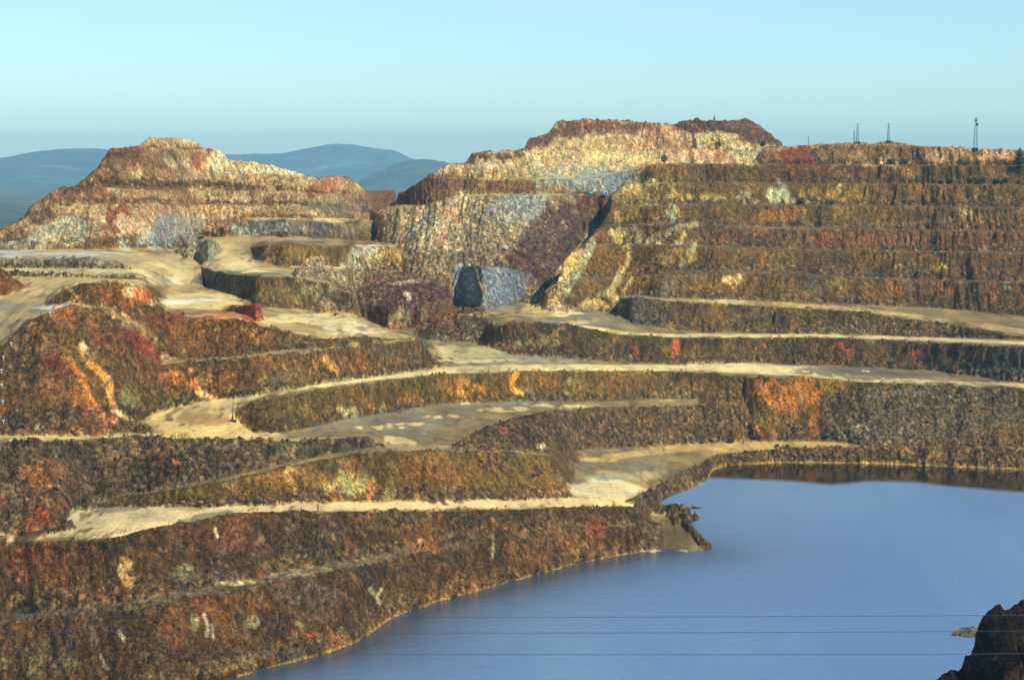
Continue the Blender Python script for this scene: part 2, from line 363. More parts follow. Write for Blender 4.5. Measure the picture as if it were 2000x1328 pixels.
mound('blue', [(872,590),(882,562),(892,534),(905,518),(925,519),(960,521),(1000,524),(1020,534),(1032,562)], [(872,594),(890,598),(910,601),(960,603),(1000,597),(1032,572)], s=.9, back=.15, wall=WGREY)
mound('rock', [(258,832),(272,828),(290,828),(300,846)], [(258,845),(280,847),(300,848)], s=1.2, wall=RUBBR)
mound('heap4', [(690,852),(720,852),(745,866),(752,874)], [(690,860),(720,866),(752,876)], s=.6, wall=RUBBR)
mound('m1', [(1600,284),(1640,280),(1690,278),(1700,282),(1716,278),(1740,276),(1790,284)], [(1600,286),(1640,285),(1690,285),(1790,288)], s=.3, wall=WGREY)

# ------------------------------------------------------------------ weathering
def cblur(a, sig):
    k = int(sig*2.5)+1; g = np.exp(-.5*(np.arange(-k, k+1)/sig)**2); g /= g.sum(); o = np.zeros_like(a)
    for j, gv in enumerate(g): o += gv*a[np.clip(np.arange(NC)+j-k, 0, NC-1)]
    return o
PA_flat = np.array([p[4] for p in PAL], np.float32)
Zb = cblur(Zf, 1.6); Zc = cblur(Zf, 9.)
fm = (PA_flat[ID] > .5) & (np.abs(np.gradient(Zf, DY, axis=1)) < .15) & (np.abs(Zc-Zf) < 1.3)
fm = cblur(fm.astype(np.float32), 3.)
Zf = np.where(Zb > .3, Zb*(1-fm)+Zc*fm, Zf).astype(np.float32); del Zb, Zc, fm
X = (A[:, None]*YR[None, :]).astype(np.float32); YB = np.broadcast_to(YR[None, :], Zf.shape).astype(np.float32)
slope = np.abs(np.gradient(Zf, DY, axis=1))
steep = np.clip(slope*1.6-.3, 0, 1)
rdg = lambda n: 1-np.abs(2*n-1)
XS = X + Zf*(fbm(X/60, Zf/80, 5, 1)-.5)*.9
shift = (fbm(XS/26, Zf/60, 3, 2)-.5)*8 + (rdg(fbm(XS/9, Zf/20, 9, 3))-.62)*5.2 + (rdg(fbm(XS/3.0, Zf/7, 21, 2))-.6)*1.9
# side of gullies leans with the slope
shift *= np.clip((YB-380)/600, .75, 1.25)
kk = (YB + shift - Y0_)/DY
del YB
kk = np.clip(kk, 0, NR-1.001); k0 = kk.astype(np.int32); fr = (kk-k0).astype(np.float32)
ii = np.arange(NC)[:, None]
Zw = Zf[ii, k0]*(1-fr) + Zf[ii, k0+1]*fr
IDw = ID[ii, k0]
PA_rub = np.array([p[3] for p in PAL], np.float32); PA_flat = np.array([p[4] for p in PAL], np.float32)
rub = PA_rub[IDw]; flt = PA_flat[IDw]
land = Zw > .05
sl2 = np.clip(np.abs(np.gradient(Zw, DY, axis=1))*1.3-.25, 0, 1)
Yb = np.broadcast_to(YR[None, :], Zf.shape)
YZ = Yb + Zw*.9
rough = (fbm(X/5, YZ/5, 31, 3)-.5)*2.6 + (fbm(X/1.3, YZ/1.3, 37, 2)-.5)*1.1*(.4+rub)
boul = np.maximum(vnoise(X/1.9, YZ/1.9, 61)-.55, 0)*2.6*rub
Zw = Zw + np.where(land, (rough*(.12+.88*sl2)*(1-.75*flt*(1-sl2)) + boul*(.1+.9*np.maximum(sl2, .6*(1-flt)))), 0).astype(np.float32)
# broken berm stones along the edges of the floors
slf = np.gradient(Zf, DY, axis=1); edge = np.zeros_like(Zw)
drp = Zw[:, :-6]*0; drp = (Zf[:, 6:] - Zf[:, :-6])
e = (slf[:, 6:] < .08) & (drp > .9); edge[:, 6:][e] = 1
Zw += (edge*np.maximum(vnoise(X/1.6, Yb/1.6, 71)-.35, 0)*1.9).astype(np.float32)
Zw = np.where(land, np.maximum(Zw, .12), Zw)
del boul, rough, slf, e, drp, edge

# ------------------------------------------------------------------ adaptive resampling
NM = 1350
dz = np.abs(np.gradient(Zw, axis=1))
den = (DY*.35 + dz*1.2)/YR[None, :]
ker = np.exp(-.5*(np.arange(-24, 25)/9.)**2); ker /= ker.sum()
ft = np.zeros_like(den)
for j, kv in enumerate(ker):
    ft += kv*den[np.clip(np.arange(NC)+j-24, 0, NC-1)]
cum = np.cumsum(ft, 1); cum /= cum[:, -1:]
tgt = np.linspace(0, 1, NM)
RI = np.empty((NC, NM), np.float32)
fi = np.arange(NR)
for c in range(NC): RI[c] = np.interp(tgt, cum[c], fi)
k0 = np.clip(RI.astype(np.int32), 0, NR-2); fr = RI-k0
MY = YR[0] + RI*DY
MZ = Zw[ii, k0]*(1-fr) + Zw[ii, k0+1]*fr
MID = IDw[ii, k0]
MX = A[:, None]*MY
def stones(cell, seed, keep):
    gx = MX/cell; gy = (MY+MZ)/cell; ix = np.floor(gx).astype(np.int32); iy = np.floor(gy).astype(np.int32)
    best = np.zeros(MX.shape, np.float32); rv = np.full(MX.shape, .5, np.float32)
    T1, T2, T3, T4 = (lattice(seed+q) for q in range(4))
    for ox in (-1, 0, 1):
        for oy in (-1, 0, 1):
            jx = (ix+ox) & 255; jy = (iy+oy) & 255
            r = (.28+.34*T3[jx, jy])*(T4[jx, jy] < keep)
            d = ((ix+ox+T1[jx, jy]-gx)**2+(iy+oy+T2[jx, jy]-gy)**2)/np.maximum(r*r, 1e-6)
            h = np.where(d < 1, np.sqrt(np.maximum(1-d, 0))*r, 0).astype(np.float32); m = h > best
            best = np.where(m, h, best); rv = np.where(m, T1[jy, jx], rv)
    return best*cell, rv
PA_r = np.array([p[3] for p in PAL], np.float32)[MID]
sh1, sv1 = stones(2.1, 701, .5); sh2_, sv2 = stones(1.05, 711, .8)
onl = (MZ > .4) & (IDw[0, 0] > -1)
MZ = MZ + np.where(onl, sh1*np.clip(PA_r*1.8-.75, 0, 1)*.6 + sh2_*np.clip(PA_r*1.6-.45, 0, 1)*.7, 0).astype(np.float32)
stone_on = np.clip(np.maximum(sh1*np.clip(PA_r*1.8-.75, 0, 1), sh2_*np.clip(PA_r*1.6-.45, 0, 1))*5, 0, 1)*onl
stone_v = np.where(sh1 > sh2_, sv1, sv2)
del den, cum, ft, dz

# ------------------------------------------------------------------ mineral colours and painted shade
PC = np.array([[p[0], p[1], p[2]] for p in PAL], np.float32)
n1 = fbm(MX/22, MZ/14+MY/50, 101, 4); n2 = fbm(MX/7, MZ/8+MY/18, 111, 3)
fn1 = fbm(MX/30, MY/9, 121, 3)
isflat = PA_flat[MID] > .5
nn = np.where(isflat, fn1, n1)
w2 = np.clip((nn-.5)*5, 0, 1)[..., None]; w3 = np.clip((n2-.54)*6, 0, 1)[..., None]
C = PC[MID, 0]*(1-w2) + PC[MID, 1]*w2
C = C*(1-w3*.8) + PC[MID, 2]*w3*.8
GW = np.array([1.25, 1.07, .66], np.float32); GH = np.array([1.22, 1.10, .86], np.float32); GF = np.array([1.06, .98, .76], np.float32)
hillm = np.isin(MID, [HPEAK, HYEL, HPUR, HBRN, MUL, WGREY])[..., None]
C = C*np.where(isflat[..., None], GF, np.where(hillm, GH, GW))
gz = np.gradient(MZ, axis=1)/np.maximum(np.gradient(MY, axis=1), .05); gx_ = np.gradient(MZ, axis=0)/((A[1]-A[0])*MY)
stp = np.clip((np.maximum(np.abs(gz), np.abs(cblur(gx_.astype(np.float32), 2.)))-.55)*2.5, 0, 1)
stp = np.where(isflat, stp, 0)[..., None]
C = C*(1-stp) + (PC[RUBBR, 0]*GW)*stp
# which vertices the survey camera could see, with their picture position
tau = (H-MZ)/MY
front = np.minimum.accumulate(tau, 1)
vis = tau <= front + 6/3600.
PXm, PYm = unray(A[:, None], tau)
wx = (fbm(MX/9, MZ/9+MY/25, 131, 4)-.5)*34; wy = (fbm(MX/9, MZ/9+MY/25, 141, 4)-.5)*26
bk = fbm(MX/2.2, MZ/4+MY/9, 151, 4); bk = (bk-.5)*1.5+.5
RUBV = PA_rub[MID].astype(np.float32); FLTV = PA_flat[MID].astype(np.float32)
def patch(cx, cy, rx, ry, c, st=.9, rot=0, lo=.25, gain=None, warp=1.0, solid=0., rub=None):
    """mineral stain or painted shade: centre and half sizes read off the photograph, rot in degrees"""
    m0 = (np.abs(PXm-cx) < rx*1.6+ry*1.2+30) & (np.abs(PYm-cy) < ry*1.6+rx*1.2+30) & vis
    idx = np.nonzero(m0)
    if not len(idx[0]): return
    if st > .75 and lo == .25: lo = .36
    c = np.array(c)*.80+np.mean(c)*.20 if gain is None else c
    dx = PXm[idx]-cx+wx[idx]*warp*min(1, (rx+12)/30); dy = PYm[idx]-cy+wy[idx]*warp*min(1, (ry+10)/26)
    ca, sa = math.cos(RAD(rot)), math.sin(RAD(rot))
    u = (dx*ca+dy*sa)/rx; v = (-dx*sa+dy*ca)/ry
    d = np.sqrt(u*u+v*v)
    wgt = np.clip((1.25-d)/.6, 0, 1)
    wgt = np.clip((bk[idx]-lo-.25*(1-wgt))*5+solid*3, 0, 1)*np.clip(wgt*2, 0, 1)*st
    if gain is GF: wgt = wgt*isflat[idx]
    g = np.where(hillm[idx], GH, GW) if gain is None else gain
    C[idx] = C[idx]*(1-wgt[:, None]) + (lin(c)*g).astype(np.float32)*wgt[:, None]
    if rub is not None: RUBV[idx] = RUBV[idx]*(1-wgt)+rub*wgt
def stroke(pts, hw, c, st=.9, lo=.2, gain=None, warp=.6, rub=None, solid=0.):
    """band of colour along a line: roads, mineral veins, spilled gravel, painted shade"""
    P = np.array(pts, float); pad = hw*2+20
    m0 = (PXm > P[:, 0].min()-pad) & (PXm < P[:, 0].max()+pad) & (PYm > P[:, 1].min()-pad) & (PYm < P[:, 1].max()+pad) & vis
    idx = np.nonzero(m0)
    if not len(idx[0]): return
    f = warp*min(1, hw/14)
    x = PXm[idx]+wx[idx]*f; y = PYm[idx]+wy[idx]*f; d = np.full(len(x), 1e9)
    for (xa, ya), (xb, yb) in zip(P[:-1], P[1:]):
        L = (xb-xa)**2+(yb-ya)**2; u = np.clip(((x-xa)*(xb-xa)+(y-ya)*(yb-ya))/L, 0, 1)
        d = np.minimum(d, np.hypot(x-xa-u*(xb-xa), y-ya-u*(yb-ya)))
    wgt = np.clip((1.2-d/hw)/.4, 0, 1)*np.clip((bk[idx]-lo)*4+solid*3, 0, 1)*st
    if gain is GF: wgt = wgt*isflat[idx]
    g = np.where(hillm[idx], GH, GW) if gain is None else gain
    C[idx] = C[idx]*(1-wgt[:, None]) + (lin(c)*g).astype(np.float32)*wgt[:, None]
    if rub is not None: RUBV[idx] = RUBV[idx]*(1-wgt)+rub*wgt

PALE = (212,192,138)
def floor(*a, **k): k.setdefault('gain', GF); k.setdefault('lo', .1); patch(*a, **k)
def road(pts, hw, c=PALE, **k): k.setdefault('gain', GF); k.setdefault('lo', .05); k.setdefault('warp', .3); stroke(pts, hw, c, **k)
# floors
stroke([(170,982),(250,964),(400,942),(560,906),(700,881),(760,876)], 5, (120,104,80), lo=0, gain=GF, warp=.2); floor(870,878,60,5,(120,104,80)); road([(60,632),(100,608),(140,596)], 6, (110,92,70))
road([(310,712),(400,703),(500,693),(620,684)], 5, (124,114,94)); road([(205,599),(250,642),(310,712)], 4, (118,90,64)); floor(40,858,60,6,(180,160,120))
road([(-40,1052),(120,1040),(300,1020),(450,995),(620,989),(900,984),(1100,981),(1250,979)], 9, (216,194,148))
floor(250,1020,190,34,(212,194,152)); floor(190,1000,90,18,(206,190,150)); floor(240,992,60,8,(130,128,118)); floor(400,1012,60,9,(120,114,100),rot=-8)
floor(1180,955,70,15,(214,200,164),solid=1); floor(1290,1000,26,8,(200,180,120)); floor(1230,925,60,10,(170,158,120)); floor(1200,905,90,14,(128,118,96))
floor(1170,897,40,5,(196,172,108)); floor(1185,935,40,5,(140,150,146)); floor(1380,872,140,9,(186,162,108)); road([(1180,893),(1300,880),(1420,871),(1560,867),(1650,870)], 6, (190,164,106))
road([(-40,855),(120,853),(260,852),(420,852),(520,855)], 5, (206,188,140)); floor(380,810,110,32,(206,186,132)); floor(440,835,110,18,(204,182,130)); floor(600,860,90,8,(170,152,110))
floor(400,820,50,8,(176,140,96)); floor(770,825,120,20,(118,116,106)); floor(1000,795,140,8,(118,116,104)); floor(755,862,60,10,(216,198,150),lo=.3); floor(725,835,70,4,(214,194,136),lo=.3); floor(800,829,50,3,(208,190,140),lo=.35)
floor(870,815,50,4,(208,190,136),lo=.35); floor(990,802,50,4,(200,184,136),lo=.38); floor(1100,792,70,3.5,(200,186,142),lo=.35); floor(800,870,70,6,(160,140,106)); floor(650,835,40,12,(128,120,106))
road([(400,790),(480,778),(560,762),(700,741),(860,723),(1000,718),(1150,718),(1300,718),(1450,723),(1560,728),(1700,740),(1850,750),(2060,757)], 6, (214,200,150), solid=1)
road([(1350,716),(1500,719),(1600,726)], 8, (220,208,160), solid=1)
floor(1000,700,160,16,(148,146,126)); floor(900,690,70,12,(182,172,132)); floor(920,705,90,3,(210,196,146)); floor(880,720,60,5,(176,160,120)); floor(870,670,50,6,(120,120,112)); floor(1750,728,190,10,(116,110,98))  # grey patch at the platform's right end carries the benches' shadow
road([(1060,625),(1150,640),(1250,654),(1330,655),(1450,656),(1600,655),(1800,662),(2060,672)], 3.2, (212,198,150), solid=1)
floor(1120,618,90,9,(132,130,118)); floor(1180,632,60,4,(128,126,114)); floor(1130,628,30,3,(190,178,130))
road([(1290,586),(1400,590),(1500,594),(1620,600),(1740,612),(1860,630),(2060,655)], 4.5, (186,164,118)); floor(1400,590,60,4,(214,196,146)); floor(1280,580,70,6,(128,116,104))
floor(140,545,190,14,(190,168,122)); floor(60,620,100,50,(186,166,122)); floor(40,600,60,10,(140,134,122)); floor(95,598,40,4,(206,206,200)); floor(20,650,40,30,(150,140,118)); floor(130,570,140,5,(200,180,136))
floor(100,514,150,6,(150,152,146)); floor(90,497,170,6,(180,184,180)); floor(100,528,180,5,(196,188,154)); floor(330,530,60,28,(188,174,134)); floor(330,548,30,10,(200,192,166)); floor(300,505,80,8,(164,150,120))
floor(400,588,110,14,(202,186,142)); floor(370,588,60,4,(226,222,206),solid=1); floor(400,570,70,5,(160,142,104)); floor(430,600,80,5,(204,184,134)); floor(380,610,60,5,(150,110,76))
floor(620,625,100,12,(212,198,152)); floor(700,640,70,10,(220,208,172)); floor(690,612,50,5,(190,160,110)); floor(520,535,90,7,(120,116,104)); floor(450,510,60,18,(204,190,146)); floor(470,528,50,4,(214,204,160)); floor(440,490,40,20,(190,174,130))
floor(520,468,120,4,(176,156,116)); floor(590,428,120,3,(204,188,148)); floor(1030,382,160,2.5,(196,180,140)); floor(760,385,50,10,(134,92,68),gain=GW); patch(750,398,60,14,(140,90,68))
# front left cliffs
stroke([(246,1098),(240,1118),(250,1140)], 8, (186,168,124), warp=1, lo=.2); stroke([(256,1102),(262,1126),(254,1142)], 6, (190,172,130), warp=1, lo=.2); patch(246,1098,14,8,(190,110,50)); patch(455,1045,70,30,(132,72,46),.7); patch(380,1112,45,14,(132,134,108)); patch(60,1090,80,50,(136,72,40),.7); patch(150,1140,70,40,(122,80,46),.6)
patch(590,1060,90,42,(104,90,74),.9,rot=15,rub=1); patch(520,1085,70,14,(96,86,72),rub=1); patch(30,1055,160,10,(88,76,62),rub=1,st=.9); patch(760,1015,300,14,(100,84,64),rub=1); patch(850,1060,50,14,(150,90,46),.7); patch(900,1030,120,14,(132,88,50),.6)
patch(960,1065,8,26,(170,164,118)); patch(966,1068,4,24,(70,54,36)); stroke([(722,1150),(734,1164),(742,1178)], 4, (196,192,160), warp=1, lo=.1); stroke([(745,1150),(736,1166)], 3, (190,188,150), warp=1, lo=.1); patch(870,1130,6,12,(176,150,120)); patch(930,1110,10,10,(160,158,124)); stroke([(419,1034),(424,1050)], 3, (216,210,196), warp=.6, lo=0)
stroke([(400,1200),(408,1222),(404,1240)], 3.5, (200,194,180), warp=1, lo=.1); stroke([(414,1222),(416,1246)], 3, (196,190,178), warp=1, lo=.1); stroke([(198,1280),(202,1296),(210,1306)], 3.5, (200,196,188), warp=1, lo=.1); stroke([(232,1232),(242,1246)], 4, (160,172,156), warp=1); patch(385,1210,10,24,(146,140,104)); patch(470,1215,30,30,(128,84,52),.6); patch(495,1215,14,12,(146,150,116),.7,lo=.4); patch(580,1212,34,14,(150,150,118),.7,lo=.42); patch(300,1250,60,30,(96,74,56),.6)
patch(640,1245,40,12,(176,86,38)); patch(600,1160,60,30,(104,92,80),.6); patch(120,1180,120,12,(92,80,64),rub=1); patch(160,1200,120,16,(88,74,60),rub=1,st=.8); patch(480,1136,50,5,(208,190,150),lo=.3); patch(560,1125,60,4,(150,136,108)); patch(90,1290,60,30,(120,116,84),.5); patch(20,1260,30,50,(124,104,70),.5)
patch(1080,1050,90,28,(126,86,52),.6); patch(1170,1030,26,20,(140,74,48),.6); patch(1130,1060,60,20,(150,100,58),.6,rot=30); patch(1285,1046,34,30,(104,86,56),lo=.1,rub=.2); floor(1300,1050,50,30,(106,90,62)); patch(1000,1110,200,14,(104,76,48),.6,rot=-9)
stroke([(435,1330),(560,1294),(640,1273),(700,1251),(760,1208),(860,1171),(1000,1135),(1100,1107),(1200,1086),(1252,1077)], 2.2, (168,148,114), warp=.2)
stroke([(1252,1076),(1340,1077)], 2, (226,222,214), warp=.1, lo=0, solid=1)
stroke([(1290,972),(1340,955),(1382,937),(1392,917),(1420,908),(1500,903),(1700,904),(1850,910),(2060,919)], 2.2, (176,158,104), warp=.2, lo=.1)
# left hill
patch(110,395,70,16,(110,80,64),.9,lo=.1,rot=-30); patch(50,448,70,16,(104,78,66),.9,lo=.1,rot=-35); patch(185,345,40,30,(108,78,62),.9,lo=.1,rot=-40); patch(240,300,50,12,(112,78,62),.9,lo=.1)  # left flank, turned from the sun, shaded by darker colour here and below
patch(300,330,80,26,(120,86,62),.8); patch(180,380,80,14,(132,92,60),.8); patch(120,400,80,14,(150,100,60),.7); patch(60,440,70,26,(110,76,58),.8,rot=-35); patch(30,465,60,16,(120,92,70),.7); patch(240,305,50,8,(104,64,50),.8); patch(340,305,60,10,(134,96,76),.7); patch(330,345,50,10,(168,138,104),.8); patch(260,350,60,14,(120,84,56),.7)
patch(232,415,24,24,(144,72,56),.85,lo=.25); patch(215,440,22,32,(134,74,54),.8,lo=.3,rot=20); patch(240,390,20,10,(160,80,62),.8); patch(150,435,30,14,(128,72,54),.7); patch(140,408,50,12,(186,164,116),.85,lo=.25); patch(85,462,34,24,(156,164,158),.9,lo=.12,rot=-30); patch(135,452,34,26,(166,168,150),.9,lo=.15,rot=-30); patch(60,478,60,8,(150,160,160),.9,lo=.1); patch(170,458,24,24,(150,150,140),.8,lo=.3); patch(20,480,50,8,(150,156,146),.7); patch(185,470,30,14,(120,84,56),.8)
patch(335,454,52,30,(134,150,176),.95,lo=.08); patch(300,470,30,14,(150,166,190),.9,lo=.1); patch(245,472,22,12,(150,166,176),.9,lo=.2); patch(285,460,10,24,(196,186,140),.8); patch(380,440,40,16,(146,146,136),.8); patch(440,440,30,16,(168,124,86),.8); patch(215,475,16,14,(150,110,80),.8); patch(300,420,12,30,(176,160,124),.7,rot=15)
patch(405,378,34,16,(198,180,124),.9,lo=.2); patch(440,385,30,14,(184,158,110),.8); patch(350,385,30,14,(150,112,70),.7); patch(440,412,60,12,(184,146,90),.8,lo=.25); patch(500,385,50,14,(172,146,104),.8); patch(560,360,50,14,(186,166,124),.8); patch(540,390,40,10,(150,120,80),.7); patch(395,322,16,14,(176,100,60),.85,lo=.15); patch(300,395,160,3,(150,120,90),.6)
patch(428,312,26,20,(232,222,184),.95,lo=0); patch(450,330,40,14,(196,190,166),.9,lo=.2); patch(480,322,40,12,(218,200,150),.9,lo=.1); patch(490,328,8,10,(170,130,80),warp=.3); patch(540,331,64,9,(232,222,186),.95,lo=0); patch(600,348,40,8,(206,188,140),.8); patch(470,345,50,6,(200,180,136),.7)
patch(612,372,14,16,(120,52,50),.9,lo=.1); patch(640,358,30,14,(184,124,92),.9,lo=.15); patch(620,350,20,6,(150,90,66),.8); patch(690,365,24,14,(200,174,130),.8); patch(670,385,40,14,(160,136,104),.7); patch(560,410,60,12,(150,128,84),.8); patch(575,400,24,8,(146,152,140),.8); patch(660,405,60,16,(126,116,104),.85,lo=.1); patch(720,400,30,16,(112,100,92),.8)
patch(335,278,60,12,(196,166,124),.7); patch(300,280,30,12,(186,146,100),.7); patch(360,274,30,8,(224,204,160),.8); patch(150,340,30,40,(104,72,60),.8,rot=40); patch(420,298,50,3,(224,206,170),.8)
# second step
patch(680,945,50,26,(172,168,116)); patch(722,955,10,20,(206,116,36)); patch(570,940,36,26,(176,152,100)); patch(555,925,20,14,(190,170,120)); patch(760,950,18,26,(178,160,104)); patch(800,930,60,30,(116,80,50),.7); patch(450,965,60,14,(124,80,58),.6)
patch(1065,955,14,26,(162,78,50)); patch(1095,945,8,26,(158,158,124)); patch(985,905,90,26,(104,86,70),rub=1,rot=14); patch(860,975,50,14,(88,80,72),rub=1); patch(880,930,50,30,(122,86,52),.6); patch(1020,960,50,16,(120,92,58),.6)
patch(60,950,90,60,(118,78,46),.8,rub=.4); patch(70,930,26,26,(156,100,46)); patch(90,985,40,30,(124,80,48)); patch(290,878,20,18,(168,78,38),rot=30); patch(305,900,24,12,(150,76,44)); patch(345,901,7,6,(226,126,40),warp=.2,lo=0); patch(240,870,30,12,(128,88,56)); patch(480,880,60,12,(112,92,66),.7); patch(70,1015,40,18,(170,88,36)); patch(10,895,20,26,(120,116,108))
patch(113,952,12,7,(186,106,40),lo=0,warp=.3)
# middle platform front
patch(1150,830,120,26,(102,88,70),rub=1); patch(1160,830,30,30,(88,80,70),rub=1); patch(990,835,14,8,(190,96,56)); patch(1058,872,8,6,(214,196,150),warp=.2,lo=0); patch(1400,820,60,30,(124,98,56),.6); patch(1400,800,70,16,(128,104,62),.6); patch(1330,855,60,10,(120,110,90),rub=1)
# wall under the haul road
patch(912,760,24,16,(232,172,86)); patch(935,768,16,16,(226,146,54)); patch(900,748,10,8,(220,150,70)); patch(925,785,30,6,(196,178,144)); stroke([(1010,730),(1001,742),(1002,758),(1020,772)], 5, (236,190,100), warp=.3, lo=0); stroke([(998,745),(1000,760)], 4, (216,140,50), warp=.3)
patch(668,806,12,12,(200,192,156)); patch(690,800,10,10,(196,184,150)); patch(745,795,6,8,(180,170,140)); patch(810,785,40,10,(176,120,54),.7); patch(560,790,60,20,(110,92,62),.7); patch(640,770,120,10,(100,84,62),.6); patch(1120,752,30,14,(160,150,110)); patch(1080,745,20,14,(170,116,58)); patch(1250,750,120,20,(110,88,58),.6); patch(1196,755,6,12,(170,80,60))
patch(1100,778,120,7,(110,98,84),rub=1); patch(1300,770,130,8,(112,104,90),rub=1)
patch(1500,770,28,26,(196,124,44),.95,lo=.15); patch(1565,768,36,26,(190,120,42),.95,lo=.15); patch(1530,790,70,26,(164,108,46),.8); patch(1630,750,40,12,(150,118,50),.8); patch(1590,825,14,30,(186,112,42),rot=25,lo=.1); patch(1490,845,26,8,(194,122,52),rot=10); patch(1520,820,60,20,(116,98,62),.8)
for (a,b,c_,d) in ((1770,800,150,50),(1720,825,110,40),(1850,800,130,46),(1900,780,90,28),(1690,780,50,30),(1740,850,100,20)): patch(a,b,c_,d,(112,104,92),.95,lo=.0,rub=1)
patch(1740,765,80,14,(118,112,100),.8,rub=.8); patch(1970,845,50,34,(120,86,46),.9,rot=-20,rub=.2); patch(1940,870,70,10,(112,84,48),.8); patch(1660,835,24,18,(136,132,112),rub=1)
patch(1960,790,50,40,(96,88,86),.8)
# left mountain
stroke([(160,672),(166,690),(180,716),(200,732),(214,745),(216,770),(222,800)], 7, (238,176,80), warp=.5, lo=.1); stroke([(130,695),(150,728),(165,745),(175,780),(195,808),(225,822)], 7, (222,144,62), warp=.5, lo=.15); stroke([(160,672),(166,688)], 6, (236,216,170), warp=.2, lo=0); stroke([(218,798),(240,812),(262,818)], 4, (216,196,150), warp=.4)
patch(112,712,26,26,(122,56,52),.8); patch(95,700,20,12,(136,60,56)); patch(95,765,14,12,(150,56,44),rot=40); patch(160,800,80,36,(168,96,40),.85,rot=35); patch(120,830,40,14,(160,96,42)); patch(60,780,60,40,(124,86,48),.7); patch(40,700,50,60,(98,80,60),.8,rub=1); patch(60,640,50,22,(88,76,66),.9,rub=1); patch(120,810,40,20,(112,96,70),rub=1)
patch(260,770,36,30,(122,112,64),.9); patch(250,775,14,18,(140,150,106),.7); patch(320,775,50,24,(110,96,66),rub=.7,st=.8); patch(160,630,50,20,(164,96,46),.85,rot=25); patch(200,660,60,14,(150,84,46),.7,rot=35); patch(240,720,40,30,(112,84,54),.7); patch(200,690,30,16,(110,88,58)); patch(75,832,30,8,(122,120,112),gain=GW)
stroke([(375,725),(378,745),(390,765),(410,776)], 6, (222,140,66), warp=.4, lo=.1); stroke([(395,770),(415,778)], 5, (226,190,140), warp=.3); patch(345,745,26,14,(190,112,44)); patch(440,740,60,20,(150,100,52),.8); patch(560,735,60,16,(124,108,70),.8); patch(640,712,30,18,(196,112,62)); patch(690,712,40,18,(164,104,64)); stroke([(635,705),(655,722),(668,732)], 6, (206,160,96)); patch(760,700,60,22,(104,88,66),.8); patch(520,745,20,10,(140,150,120),.7); patch(470,762,16,6,(120,110,98),rub=1); patch(800,690,30,26,(94,82,66),.8)
stroke([(205,598),(240,625),(270,650),(300,685),(320,700)], 8, (164,146,112), warp=.3, lo=.0); stroke([(225,600),(262,630),(306,662)], 3, (190,166,124), warp=.2); patch(268,668,26,14,(150,60,48),rot=45,lo=.1); patch(292,685,30,12,(146,62,48),rot=45,lo=.1); patch(330,640,40,16,(142,82,54),.8); patch(330,620,60,12,(132,70,48),.8); patch(345,665,26,16,(186,106,48),.8); patch(400,655,50,20,(130,100,60),.8,rub=.8); patch(500,655,40,16,(170,122,68),.7,rot=30); patch(580,668,70,10,(104,88,68),.9,rub=1); patch(700,672,90,8,(98,84,64),.9,rub=1); patch(330,700,20,6,(206,180,130)); patch(190,575,70,16,(138,74,46),.8); patch(110,582,30,14,(116,84,58),.9); patch(250,590,40,20,(122,78,50),.8); stroke([(132,562),(150,580),(160,592)], 3, (160,140,100), warp=.2)
patch(252,570,12,10,(214,186,140),lo=.1,warp=.4); patch(275,572,16,14,(224,130,66),lo=.1,warp=.4); patch(290,582,8,12,(206,90,48),lo=.1,warp=.3); patch(270,592,30,6,(150,90,54))
patch(492,610,20,18,(176,60,44),lo=.05,warp=.4); patch(460,605,26,8,(120,66,50),lo=.1,warp=.3); patch(430,618,40,6,(180,100,48)); patch(20,555,40,26,(122,66,42),.9)  # red block: darker left patch paints its shaded side
# middle left
patch(430,555,60,14,(84,84,100),.9); patch(400,540,24,12,(96,100,116),.9); patch(540,575,60,24,(126,110,74),.8); patch(600,578,24,22,(156,154,124),.8); patch(490,590,30,10,(110,104,72)); patch(470,570,14,20,(92,78,50)); patch(640,545,70,30,(142,132,108),.7,rub=1); patch(690,580,40,20,(118,112,100),.8,rub=1)
patch(640,600,20,12,(176,144,100),lo=.1); patch(622,603,10,8,(84,60,56),lo=.1,warp=.3); patch(655,603,8,10,(130,132,130),warp=.3)  # small cone: lit top, dark left base and right side painted on
patch(360,488,18,18,(118,98,70)); patch(396,490,30,16,(142,156,134),.9,lo=.1); patch(412,500,14,10,(120,132,130)); patch(500,500,14,14,(124,124,118),rub=1)
patch(525,498,22,16,(190,156,96),.85); patch(575,500,24,14,(150,124,76),.8); patch(630,495,30,14,(112,96,66),.8); patch(715,502,36,22,(204,214,216),.95,lo=0); patch(712,508,10,12,(176,110,84),warp=.4,lo=.1); patch(750,505,14,20,(206,178,140),.9); patch(690,520,40,5,(216,222,214),lo=0)
patch(510,446,48,16,(164,182,192),.95,lo=0,solid=.5); patch(545,452,40,10,(156,160,156),.8); patch(620,452,44,16,(92,80,96),.9,lo=.05); patch(670,455,30,12,(120,100,84))
patch(790,618,90,22,(120,84,62),.7)
for (x,c_) in ((728,(150,120,88)),(748,(96,60,50)),(765,(170,150,116)),(782,(186,170,136)),(798,(160,150,120)),(812,(104,52,48)),(828,(156,132,100)),(845,(110,62,54)),(862,(120,90,72))): patch(x,618,7,22,c_,.9,warp=.5,lo=.1)
patch(750,640,60,6,(140,84,56),.6)
patch(790,572,80,24,(106,64,62),.9,lo=.05,rub=1); patch(740,560,36,16,(96,74,78),.8,rub=1); stroke([(790,570),(802,574),(798,584),(812,582)], 3.5, (190,184,190), warp=1, lo=.3); patch(800,552,40,3,(190,180,160)); patch(850,570,24,18,(100,70,74),rub=1)
